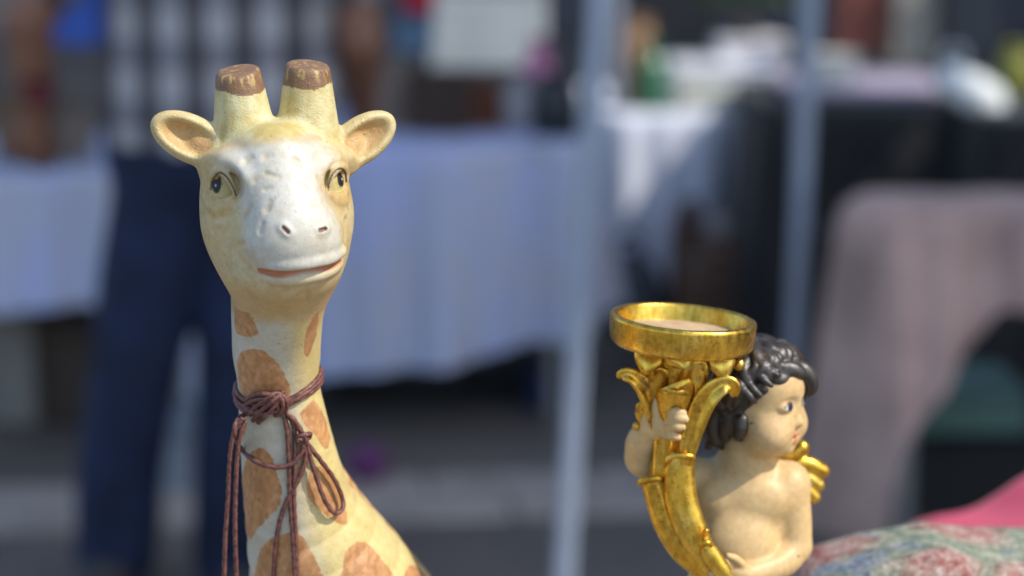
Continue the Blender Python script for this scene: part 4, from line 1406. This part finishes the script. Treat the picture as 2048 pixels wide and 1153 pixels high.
def vessel(name, label, cat, px, pyt, pyb, y, prof, col, rough=0.3, rmax=None, group=None, lid=None):
    """turned vessel standing with its base at pixel row pyb; prof = [(r, z)] in 0..1 of height"""
    b_ = at(px, pyb, y); h = at(px, pyt, y)[2] - b_[2]
    m = simple_mat(name + '_glaze', col, rough, 0.12, 12)
    t = empty(name, tuple(b_), label, cat, group)
    V, F = lathe([(r * h, z * h) for r, z in prof], tuple(b_), 28)
    add_mesh('vessel_body', V, F, m, t)
    rt, zt = prof[-1]
    ring_ = [(rt * h - 0.006, zt * h - 0.002), (rt * h + 0.004, zt * h - 0.003), (rt * h + 0.006, zt * h + 0.003), (rt * h - 0.004, zt * h + 0.006), (rt * h - 0.006, zt * h - 0.002)]
    V, F = lathe(ring_, tuple(b_), 28)
    add_mesh('rim', V, F[:-2] if len(F) > 28 * 4 else F, simple_mat(name + '_rim', lid or tuple(c_ * 0.7 for c_ in col), rough), t)
    return t
VASE = [(0.14, 0.0), (0.22, 0.1), (0.30, 0.35), (0.28, 0.55), (0.16, 0.75), (0.12, 0.88), (0.17, 1.0)]
BOWL = [(0.30, 0.0), (0.34, 0.06), (0.55, 0.3), (0.72, 0.65), (0.78, 1.0)]
BOTTLE = [(0.15, 0.0), (0.16, 0.05), (0.16, 0.55), (0.12, 0.68), (0.05, 0.78), (0.05, 0.95), (0.06, 1.0)]
POT = [(0.28, 0.0), (0.32, 0.1), (0.42, 0.8), (0.46, 0.84), (0.46, 1.0)]
JAR = [(0.30, 0.0), (0.36, 0.05), (0.38, 0.5), (0.34, 0.8), (0.26, 0.9), (0.28, 1.0)]
# middle table
crate('dark brown wooden crate on the pale blue cloth, right of the giraffe ear', 812, 158, 938, 268, 5.22, 0.24, (0.060, 0.038, 0.028))
crate('reddish brown wooden box beside the dark crate on the pale blue cloth', 930, 172, 1002, 262, 5.30, 0.2, (0.16, 0.055, 0.025), 'box', 'wooden_box', 3)
vessel('ceramic_jug', 'pale grey ceramic jug right of the brown boxes', 'jug', 1046, 160, 262, 5.3, JAR, (0.42, 0.40, 0.40))
vessel('black_vase', 'dark vase next to the first pale pole', 'vase', 1112, 150, 276, 5.2, JAR, (0.02, 0.025, 0.03))
vessel('pink_vase', 'pink vase standing high behind the grey jug', 'vase', 1076, 80, 206, 5.56, VASE, (0.62, 0.22, 0.38))
carton('storage_tub', 'large pale grey plastic tub behind the brown boxes', 'tub', 858, -40, 1092, 140, 6.0, 0.3, (0.50, 0.54, 0.55), (0.44, 0.48, 0.50))
carton('red_tin', 'bright red tin at the top edge, left of the grey tub', 'tin', 806, -50, 866, 26, 5.6, 0.15, (0.50, 0.02, 0.05))
carton('blue_tin', 'dull blue box beneath the red tin', 'box', 786, 30, 862, 110, 5.62, 0.2, (0.12, 0.20, 0.30))
carton('cardboard_box', 'brownish cardboard box beside the man forearm', 'box', 752, 130, 812, 268, 5.35, 0.25, (0.26, 0.20, 0.16))
carton('cardboard_box', 'flat grey cardboard box under the pink vase', 'box', 1000, 200, 1124, 240, 5.5, 0.22, (0.30, 0.29, 0.30))
# left table
carton('blue_toolbox', 'bright blue box at the top between the man arm and shirt', 'box', 108, -40, 184, 92, 5.5, 0.2, (0.05, 0.12, 0.45), (0.07, 0.16, 0.52))
def basket(label, px0, py0, px1, py1, y, col):
    x0, x1, z0, z1 = box_px(px0, py0, px1, py1, y)
    cx, r, h = (x0 + x1) / 2, (x1 - x0) / 2, z1 - z0
    t = empty('wicker_basket', (cx, y + r, z0), label, 'basket', 'wicker baskets')
    m = simple_mat('wicker', col, 0.8, 0.3, 60)
    n = max(4, int(h / 0.018))
    prof = [(r * 0.1, 0.004)]
    for i in range(n * 2 + 1):
        t_ = i / (n * 2)
        prof.append((r * (0.80 + 0.2 * t_) + (0.005 if i % 2 else 0.0), h * t_ + 0.004))
    V, F = lathe(prof, (cx, y + r, z0), 32)
    add_mesh('weave', V, F[:-1], m, t)
    a_ = np.linspace(0, math.pi, 9)
    V, F = tube_mesh([(cx + r * math.cos(q), y + r, z0 + h + r * 0.9 * math.sin(q)) for q in a_], 0.008, 8, 4)
    add_mesh('handle', V, F, m, t)
basket('brown wicker basket at the left edge on the blue cloth', -30, 206, 92, 326, 4.95, (0.17, 0.11, 0.07))
basket('smaller greyish wicker basket close to the man hip', 96, 226, 178, 322, 5.0, (0.20, 0.16, 0.13))
carton('cardboard_box', 'beige box under the left table at the picture edge', 'box', -40, 628, 62, 780, 5.05, 0.3, (0.24, 0.22, 0.20), to_floor=True)
carton('cardboard_box', 'dark brown box under the left table', 'box', 66, 640, 178, 780, 5.1, 0.3, (0.07, 0.05, 0.04), to_floor=True)
carton('cardboard_box', 'brown box seen between the man legs', 'box', 320, 650, 430, 790, 5.15, 0.3, (0.14, 0.085, 0.06), to_floor=True)
carton('plastic_crate', 'grey plastic crate on the ground between the man legs', 'crate', 292, 862, 372, 1020, 4.45, 0.25, (0.20, 0.24, 0.29), to_floor=True)
# under the middle table
carton('black_suitcase', 'black suitcase lying under the middle table', 'suitcase', 660, 770, 930, 900, 5.3, 0.35, (0.012, 0.012, 0.014), to_floor=True)
carton('black_bag', 'black holdall under the middle table near the pole', 'bag', 934, 740, 1060, 880, 5.35, 0.3, (0.012, 0.013, 0.018), to_floor=True)
carton('navy_box', 'navy blue box beside the first pale pole under the cloth', 'box', 1056, 740, 1120, 880, 5.2, 0.25, (0.02, 0.03, 0.11), to_floor=True)
carton('green_box', 'olive green box corner peeping below the blue cloth', 'box', 1062, 672, 1124, 716, 5.42, 0.2, (0.10, 0.11, 0.03))
def ball(label, px, py, y, r, col):
    p = at(px, py, y); p[2] = r + 0.002
    V, F = lathe([(max(0.002, r * math.cos(q)), r * math.sin(q)) for q in np.linspace(-math.pi / 2, math.pi / 2, 15)], tuple(p), 24)
    t = empty('toy_ball', tuple(p), label, 'ball')
    add_mesh('ball_skin', V, F, simple_mat('ball_rubber', col, 0.4), t)
    V, F = lathe([(0.008, 0), (0.009, 0.003), (0.001, 0.004)], (p[0], p[1], p[2] + r), 10)
    add_mesh('valve', V, F, simple_mat('valve_rubber', (0.1, 0.1, 0.1)), t)
ball('purple ball on the ground beside the giraffe neck', 735, 950, 4.56, 0.05, (0.11, 0.022, 0.11))
# right middle table
M_whitebox = (0.62, 0.64, 0.68)
carton('white_tray', 'wide white plastic tray on the whitish cloth', 'tray', 1352, 136, 1560, 196, 6.3, 0.4, M_whitebox, M_whitebox)
carton('white_tray', 'white plastic box leaning higher at the back of the whitish cloth', 'box', 1440, 82, 1576, 150, 6.6, 0.25, (0.74, 0.70, 0.72), (0.7, 0.68, 0.7))
carton('cream_box', 'cream box at the front edge of the whitish cloth', 'box', 1358, 186, 1470, 236, 6.12, 0.2, (0.52, 0.51, 0.44), (0.48, 0.48, 0.4))
vessel('green_bottle', 'green glass bottle on the whitish cloth beside the first pole', 'bottle', 1302, 76, 216, 6.15, [(r * 1.5, z) for r, z in BOTTLE], (0.05, 0.16, 0.08), 0.15)
vessel('clay_jar', 'brown clay jar left of the green bottle', 'jar', 1268, 40, 212, 6.3, [(r * 0.7, z) for r, z in JAR], (0.30, 0.17, 0.09), 0.6)
carton('black_case', 'black case at the top edge between the two poles', 'case', 1254, -60, 1436, 92, 7.0, 0.3, (0.016, 0.018, 0.024))
def plant(label, px, pyb, y, h, col):
    b_ = at(px, pyb, y)
    t = empty('potted_plant', tuple(b_), label, 'plant')
    V, F = lathe([(q * 0.14, z * 0.14) for q, z in POT], tuple(b_), 24)
    add_mesh('pot', V, F, simple_mat('plant_pot', (0.05, 0.05, 0.055), 0.5), t)
    rs = random.Random(9)
    V, F = [], []
    for i in range(240):
        a_, e_ = rs.uniform(0, 6.28), rs.uniform(0.0, 1.2)
        rr = h * rs.uniform(0.2, 0.6)
        p = np.array([b_[0] + rr * math.cos(a_) * math.cos(e_), b_[1] + rr * math.sin(a_) * math.cos(e_), b_[2] + 0.16 + h * 0.7 * math.sin(e_) * rs.uniform(0.5, 1)])
        d1 = np.array([rs.gauss(0, 1), rs.gauss(0, 1), rs.gauss(0, 0.6)]); d1 /= np.linalg.norm(d1)
        d2 = np.cross(d1, [rs.gauss(0, 1), rs.gauss(0, 1), 1]); d2 /= np.linalg.norm(d2)
        k = len(V)
        V += [p - d1 * 0.03, p + d2 * 0.012, p + d1 * 0.03 + np.array([0, 0, -0.006]), p - d2 * 0.012]
        F.append((k, k + 1, k + 2, k + 3))
    lf = add_mesh('foliage', V, F, simple_mat('leaf_green', col, 0.5, 0.3, 30), t, False)
    V, F = tube_mesh([b_ + np.array([0, 0, 0.1]), b_ + np.array([0.01, 0, 0.1 + h * 0.5])], [0.006, 0.004], 6, 3)
    add_mesh('stem', V, F, simple_mat('stem_green', (0.05, 0.06, 0.02)), t)
plant('leafy green potted plant at the top edge between the poles', 1484, 96, 6.75, 0.26, (0.07, 0.12, 0.03))
# things standing on the ground there
crate('dark brown crate standing before the whitish cloth, above the candle cup', 1352, 476, 1472, 640, 5.5, 0.3, (0.10, 0.055, 0.035))
vessel('enamel_pot', 'greyish enamel pot on the dark brown crate', 'pot', 1432, 420, 482, 5.58, [(r * 1.2, z) for r, z in JAR], (0.34, 0.32, 0.31))
vessel('copper_kettle', 'dark brown kettle on the crate, left of the enamel pot', 'kettle', 1376, 404, 484, 5.62, [(r, z) for r, z in JAR], (0.10, 0.06, 0.05))
def bag(label, px0, py0, px1, py1, y, col, handle=True):
    x0, x1, z0, z1 = box_px(px0, py0, px1, py1, y)
    t = empty('duffel_bag', ((x0 + x1) / 2, y, z0), label, 'bag')
    u = 0.0025
    s_ = Sculpt()
    cx = np.array([(x0 + x1) / 2, y + 0.12, (z0 + z1) / 2])
    hw, hh = (x1 - x0) / 2 / u, (z1 - z0) / 2 / u
    s_.add(E((0, 0, 0), (hw, 44, hh)), 0)
    s_.add(E((-hw * 0.3, 0, -hh * 0.3), (hw * 0.62, 46, hh * 0.66)), 14)
    s_.add(E((hw * 0.3, 0, -hh * 0.3), (hw * 0.62, 46, hh * 0.66)), 14)
    V, F, N = s_.mesh(5)
    m = simple_mat('bag_fabric', col, 0.8, 0.2, 20)
    add_mesh('bag_body', cx + V * u, F, m, t, True, N)
    a_ = np.linspace(0, math.pi, 7)
    V, F = tube_mesh([(cx[0] + (x1 - x0) * 0.2 * math.cos(q), cx[1], z1 - 0.01 + 0.06 * math.sin(q)) for q in a_], 0.009, 8, 4)
    add_mesh('handle', V, F, m, t)
bag('dark grey bag beneath the whitish cloth beside the first pole', 1196, 516, 1336, 690, 5.6, (0.07, 0.075, 0.085))
# black table goods
vessel('cream_bowl', 'round cream bowl on the black table beside the second pole', 'bowl', 1666, 112, 196, 5.6, [(r * 0.80, z) for r, z in BOWL], (0.86, 0.82, 0.74), 0.35)
def sack(label, pts, y, col):
    t = empty('plastic_bag', tuple(at(*pts[0][:2], y)), label, 'bag')
    u = 0.0025
    o0 = at(*pts[0][:2], y)
    s_ = Sculpt()
    for i, (px, py, r) in enumerate(pts):
        p = (at(px, py, y - 0.02 * (i % 2)) - o0) / u
        s_.add(E(p, (r, r * 0.8, r * 1.15)), 8)
    V, F, N = s_.mesh(4)
    V = V + 2.0 * (fbm(V, 0.12, 3)[:, None] - 0.5) * N
    add_mesh('bag_body', o0 + V * u, F, simple_mat('white_plastic', col, 0.35, 0.04, 20), t)
    V, F = tube_mesh([o0 + np.array([-0.03, 0, 0.05]), o0 + np.array([-0.02, 0, 0.09]), o0 + np.array([0.02, 0, 0.09]), o0 + np.array([0.03, 0, 0.05])], 0.006, 6, 5)
    add_mesh('handle', V, F, simple_mat('bag_handle', col, 0.35), t)
sack('crumpled white plastic bag hanging over the black table corner', [(1906, 164, 19), (1948, 186, 20), (1976, 208, 21), (1984, 244, 15), (1972, 268, 8)], 5.40, (0.84, 0.86, 0.86))
carton('terracotta_box', 'rusty red box behind the lilac blanket at the top right', 'box', 1682, -60, 1782, 108, 6.3, 0.2, (0.22, 0.07, 0.05))
carton('beige_box', 'tall beige box right of the rusty red one', 'box', 1786, -60, 1884, 136, 6.25, 0.25, (0.36, 0.33, 0.28))
carton('navy_case', 'dark navy case at the upper right', 'case', 1886, -60, 2000, 112, 6.2, 0.3, (0.022, 0.032, 0.045))
vessel('yellow_pot', 'yellow green pot at the right edge near the top', 'pot', 2030, 92, 190, 5.5, JAR, (0.26, 0.26, 0.05), 0.4)
# a black bin behind the mauve cloth, green tray under it
carton('green_tray', 'dark green plastic crate below the hitched mauve cloth', 'crate', 1800, 792, 2060, 872, 4.25, 0.3, (0.10, 0.18, 0.155))
carton('luggage_chest', 'black chest on the ground below the hitched mauve cloth', 'chest', 1790, 874, 2080, 1060, 4.28, 0.36, (0.012, 0.012, 0.013), to_floor=True)
carton('black_panel_box', 'tall black box behind the second pole and the mauve table', 'box', 1590, 470, 1700, 900, 4.75, 0.2, (0.013, 0.014, 0.016), to_floor=True)

# ------------------------------------------------------------------ the man in the plaid shirt
PU = 0.0025
YP = 3.78
def P_(x, z, y=0.0):
    return np.array([x, y, z]) / PU
SH, JE, SKN, HAIRP, SHOE = 0, 1, 2, 3, 4
m_ = Sculpt()
def T_(pts, r, tag, k, n=4):
    m_.add(Tube([P_(*q) for q in pts], [q / PU for q in r], n), k / PU, tag)
cx = -0.56
# trunk under the shirt
m_.add(E(P_(cx, 1.28), (0.215 / PU, 0.125 / PU, 0.24 / PU)), 0, SH)
m_.add(E(P_(cx, 1.05), (0.225 / PU, 0.13 / PU, 0.20 / PU)), 0.08 / PU, SH)
m_.add(Below(E(P_(cx - 0.005, 0.98), (0.225 / PU, 0.135 / PU, 0.14 / PU)), P_(cx, 0.925), (0, 0, -1), 6), 0.02 / PU, SH)
m_.add(Cap(P_(cx - 0.16, 1.42), P_(cx + 0.16, 1.42), 0.07 / PU, 0.07 / PU), 0.06 / PU, SH)
# sleeves
T_([(cx - 0.20, 1.42), (cx - 0.27, 1.33, 0.0), (cx - 0.31, 1.25, 0.0)], [0.072, 0.070, 0.066], SH, 0.03)
T_([(cx + 0.20, 1.42), (cx + 0.235, 1.32, 0.0), (cx + 0.25, 1.24, 0.0)], [0.072, 0.068, 0.064], SH, 0.03)
# jeans
m_.add(E(P_(cx - 0.03, 0.92), (0.195 / PU, 0.125 / PU, 0.13 / PU)), 0.015 / PU, JE)
T_([(cx - 0.10, 0.88), (cx - 0.145, 0.66, -0.01), (cx - 0.18, 0.48, -0.02), (cx - 0.225, 0.26, 0.02), (cx - 0.245, 0.09, 0.05)], [0.105, 0.098, 0.088, 0.086, 0.084], JE, 0.03)
T_([(cx + 0.07, 0.88), (cx + 0.055, 0.66, -0.01), (cx + 0.04, 0.48, -0.03), (cx + 0.015, 0.26, 0.0), (cx + 0.0, 0.09, 0.03)], [0.11, 0.106, 0.096, 0.09, 0.086], JE, 0.03)
# shoes
for sx in (cx - 0.25, cx + 0.01):
    T_([(sx, 0.05, -0.02), (sx, 0.045, 0.10), (sx - 0.005, 0.035, 0.19)], [0.05, 0.048, 0.038], SHOE, 0.01)
# arms and hands
def arm(sh, el, wr, dirx):
    T_([sh, el], [0.050, 0.044], SKN, 0.02)
    T_([el, tuple((np.array(el) + np.array(wr)) / 2 + np.array([0, 0, 0])), wr], [0.044, 0.041, 0.029], SKN, 0.01)
    w_ = np.array(wr); d = w_ - np.array(el); d /= np.linalg.norm(d)
    pc = w_ + d * 0.05
    side = np.array([0, 0, 1.0]) if abs(d[1]) < 0.8 else np.array([1.0, 0, 0])
    side = side - d * (side @ d); side /= np.linalg.norm(side)      # (x, z, y) order
    nrm = np.cross(d, side)
    m_.add(Tube([P_(*w_), P_(*pc), P_(*(w_ + d * 0.085))], [0.027 / PU, 0.032 / PU, 0.03 / PU]), 4, SKN)
    for i, (o_, L) in enumerate(((-0.028, 0.062), (-0.010, 0.075), (0.010, 0.072), (0.027, 0.056))):
        b0 = w_ + d * 0.085 + side * o_
        b1 = b0 + d * L * 0.55 + nrm * 0.008; b2 = b1 + d * L * 0.40 + nrm * 0.022
        m_.add(Tube([P_(*b0), P_(*b1), P_(*b2)], [0.0095 / PU, 0.009 / PU, 0.0075 / PU]), 1.5, SKN)
    b0 = w_ + d * 0.04 - side * 0.026
    m_.add(Tube([P_(*b0), P_(*(b0 + d * 0.03 - side * 0.022)), P_(*(b0 + d * 0.065 - side * 0.024 + nrm * 0.012))], [0.012 / PU, 0.011 / PU, 0.008 / PU]), 2, SKN)
arm((cx - 0.30, 1.27, 0.0), (cx - 0.352, 1.17, -0.02), (cx - 0.362, 0.995, 0.04), -1)
arm((cx + 0.25, 1.26, 0.0), (cx + 0.272, 1.13, -0.01), (cx + 0.262, 0.99, 0.16), 1)
# neck, head, hair (seen from behind)
T_([(cx, 1.44), (cx, 1.53, -0.005)], [0.062, 0.056], SKN, 0.03)
m_.add(E(P_(cx, 1.645, 0.01), (0.076 / PU, 0.098 / PU, 0.115 / PU)), 6, SKN)
m_.add(E(P_(cx, 1.60, 0.075), (0.05 / PU, 0.035 / PU, 0.05 / PU)), 8, SKN)
m_.add(Cap(P_(cx, 1.645, 0.105), P_(cx, 1.615, 0.122), 0.010 / PU, 0.015 / PU), 5, SKN)
for s in (-1, 1):
    m_.add(E(P_(cx + s * 0.078, 1.635, 0.0), (0.012 / PU, 0.022 / PU, 0.034 / PU)), 3, SKN)
m_.add(Below(E(P_(cx, 1.675, -0.008), (0.086 / PU, 0.104 / PU, 0.108 / PU)), P_(cx, 1.70, 0.062), (0, 0.8, -0.6), 5), 2, HAIRP)
Vp, Fp, Np = m_.mesh(4.0)
Vp = Vp + ((fbm(Vp * np.array([1, 1, 0.5]), 0.03, 7) - 0.5) * 4.0)[:, None] * Np     # folds
_, tp = m_.eval(Vp, True)
Wp = Vp * PU + np.array([0, YP, 0])
person = empty('person', (cx - 0.1, YP, 0), 'person in a black and white plaid shirt and navy jeans standing behind the giraffe', 'person')
M_skinp = simple_mat('tanned_skin', (0.24, 0.115, 0.075), 0.55, 0.12, 20)
M_jean = simple_mat('navy_denim', (0.008, 0.016, 0.048), 0.85, 0.6, 9)
M_shoe = simple_mat('shoe_leather', (0.03, 0.025, 0.02), 0.5)
M_hairp = simple_mat('dark_hair', (0.03, 0.022, 0.018), 0.6, 0.3, 60)
M_plaid, nt, bs = new_mat('plaid_cotton')
tc = nt.nodes.new('ShaderNodeTexCoord')
sp_ = nt.nodes.new('ShaderNodeSeparateXYZ'); nt.links.new(tc.outputs['Object'], sp_.inputs[0])
def band(sock, freq, off, lo, hi):
    a_ = nnode(nt, 'ShaderNodeMath', operation='MULTIPLY_ADD'); a_.inputs[1].default_value = freq; a_.inputs[2].default_value = off
    nt.links.new(sock, a_.inputs[0])
    b_ = nnode(nt, 'ShaderNodeMath', operation='FRACT'); nt.links.new(a_.outputs[0], b_.inputs[0])
    return ramp(nt, b_.outputs[0], [(0.0, lo), (0.40, lo), (0.46, hi), (0.92, hi), (0.98, lo)])
D_, L_ = (0.10, 0.095, 0.105), (0.41, 0.40, 0.41)
vx = band(sp_.outputs[0], 11.0, 0.35, D_, L_)
vz = band(sp_.outputs[2], 9.0, 0.2, (0.55, 0.55, 0.6), (1.0, 1.0, 1.0))
nt.links.new(mix(nt, vx, vz, 1.0, 'MULTIPLY'), bs.inputs['Base Color'])
bs.inputs['Roughness'].default_value = 0.85
ft = np.array([np.bincount(q, minlength=5).argmax() for q in tp[Fp]]) if len(Fp) < 400000 else tp[Fp][:, 0]
dummy = np.zeros((len(Wp), 3))
for nm, tagv, mt in (('skin', SKN, M_skinp), ('shirt', SH, M_plaid), ('jeans', JE, M_jean), ('shoe', SHOE, M_shoe), ('hair', HAIRP, M_hairp)):
    sel = ft == tagv
    if nm == 'shoe':
        fx_ = Wp[Fp][:, :, 0].mean(1)
        for half in (fx_ < cx - 0.1, fx_ >= cx - 0.1):
            v_, f_, n_, c_ = submesh(Wp, Fp, Np, dummy, sel & half)
            add_mesh(nm, v_, f_, mt, person)
    elif nm == 'skin':
        fx_ = Wp[Fp][:, :, 0].mean(1); fz_ = Wp[Fp][:, :, 2].mean(1)
        for nm2, sub in (('head', fz_ > 1.36), ('arm', (fz_ <= 1.36) & (fx_ < cx)), ('arm', (fz_ <= 1.36) & (fx_ >= cx))):
            v_, f_, n_, c_ = submesh(Wp, Fp, Np, dummy, sel & sub)
            add_mesh(nm2, v_, f_, mt, person)
    else:
        v_, f_, n_, c_ = submesh(Wp, Fp, Np, dummy, sel)
        add_mesh(nm, v_, f_, mt, person)
carton('red_box', 'dark red box held low in the man hand at the left', 'box', 44, 160, 104, 214, YP - 0.03, 0.03, (0.12, 0.02, 0.025))

# ------------------------------------------------------------------ the near table with the figurines
M_tap, nt, bs = new_mat('tapestry')
v = coords(nt)
big = noise(nt, v, 26, 3); mid = noise(nt, v, 105, 6, 0.85); fn_ = noise(nt, coords(nt, (1, 0.35, 1)), 620, 3, 0.8)
vo = nnode(nt, 'ShaderNodeTexVoronoi'); vo.inputs['Scale'].default_value = 19
nt.links.new(v, vo.inputs['Vector'])
rose = ramp(nt, mid, [(0.30, (0.22, 0.05, 0.05)), (0.42, (0.44, 0.15, 0.13)), (0.52, (0.58, 0.36, 0.30)), (0.62, (0.68, 0.60, 0.52))])
leafc = ramp(nt, mid, [(0.30, (0.07, 0.12, 0.12)), (0.43, (0.20, 0.27, 0.20)), (0.53, (0.42, 0.44, 0.32)), (0.64, (0.62, 0.56, 0.44))])
bluec = ramp(nt, mid, [(0.30, (0.08, 0.10, 0.17)), (0.44, (0.20, 0.26, 0.36)), (0.54, (0.42, 0.44, 0.46)), (0.66, (0.56, 0.46, 0.38))])
c1 = mix(nt, leafc, rose, ramp(nt, vo.outputs['Distance'], [(0.36, (1, 1, 1)), (0.58, (0, 0, 0))]))
sx = nt.nodes.new('ShaderNodeSeparateXYZ'); nt.links.new(v, sx.inputs[0])
addn = nnode(nt, 'ShaderNodeMath', operation='MULTIPLY_ADD'); addn.inputs[1].default_value = 0.16
nt.links.new(big, addn.inputs[0]); nt.links.new(sx.outputs[0], addn.inputs[2])
c2 = mix(nt, bluec, c1, ramp(nt, big, [(0.36, (0, 0, 0)), (0.44, (1, 1, 1))]))
nt.links.new(mix(nt, c2, ramp(nt, fn_, [(0.3, (0.34, 0.34, 0.34)), (0.68, (1.1, 1.1, 1.1))]), 1.0, 'MULTIPLY'), bs.inputs['Base Color'])
bs.inputs['Roughness'].default_value = 0.9
bs.inputs['Specular IOR Level'].default_value = 0.15
bump(nt, bs, fn_, 0.8, 0.002)
# display table
t = empty('display_table', (0.1, 1.05, 0), 'near table carrying the giraffe and the cherub', 'table')
V, F = rbox((0.1, 1.02, 0.775), (1.7, 1.1, 0.03), 0.004)
add_mesh('table_top', V, F, M_wood, t, False)
for a_ in (-0.7, 0.9):
    for b_ in (0.53, 1.51):
        V, F = rbox((a_, b_, 0.378), (0.04, 0.04, 0.755), 0.004)
        add_mesh('leg', V, F, M_wood, t, False)
# tapestry cloth: lies on the table, rises over something at the right
def mound(x_, y_):
    h = 0.0
    # ridge profile read off the photo: crest line at y about 1.2
    crest = np.interp(x_, [0.125, 0.145, 0.158, 0.175, 0.21, 0.245, 0.30, 0.5, 0.62], [0, 0.14, 0.232, 0.253, 0.2665, 0.277, 0.269, 0.24, 0.0])
    fy = sstep(0.99, 1.065, np.array(y_)) * sstep(1.22, 1.13, np.array(y_))
    return crest * float(fy)
V, F = [], []
nx_, ny_ = 190, 130
for i in range(nx_ + 1):
    for j in range(ny_ + 1):
        x_ = -0.77 + 1.74 * i / nx_; y_ = 0.45 + 1.14 * j / ny_
        V.append((x_, y_, 0.7935 + mound(x_, y_) + 0.003 * math.sin(x_ * 40 + y_ * 23) * (mound(x_, y_) > 0.02)))
for i in range(nx_):
    for j in range(ny_):
        q = i * (ny_ + 1) + j
        F.append((q, q + ny_ + 1, q + ny_ + 2, q + 1))
props(add_mesh('tapestry_cloth', V, F, M_tap), 'floral tapestry cloth of roses and leaves mounded at the lower right', 'tablecloth')
# pink cushion behind it
M_pink = cloth_mat('pink_cotton', (0.62, 0.055, 0.12), 0.06)
V, F = [], []
for i in range(41):
    for j in range(31):
        x_ = 0.22 + 0.40 * i / 40; y_ = 1.38 + 0.17 * j / 30
        top = np.interp(x_, [0.25, 0.31, 0.339, 0.367, 0.406, 0.5, 0.62], [0.0, 0.128, 0.143, 0.154, 0.175, 0.195, 0.18])
        fy = float(sstep(1.38, 1.41, np.array(y_)) * sstep(1.55, 1.51, np.array(y_)))
        V.append((x_, y_, 0.7985 + top * fy + 0.004 * math.sin(x_ * 60 + y_ * 30) * fy))
for i in range(40):
    for j in range(30):
        q = i * 31 + j
        F.append((q, q + 31, q + 32, q + 1))
N = None
props(add_mesh('pink_cloth', V, F, M_pink), 'bright pink cloth sloping up at the right edge behind the tapestry', 'cloth')
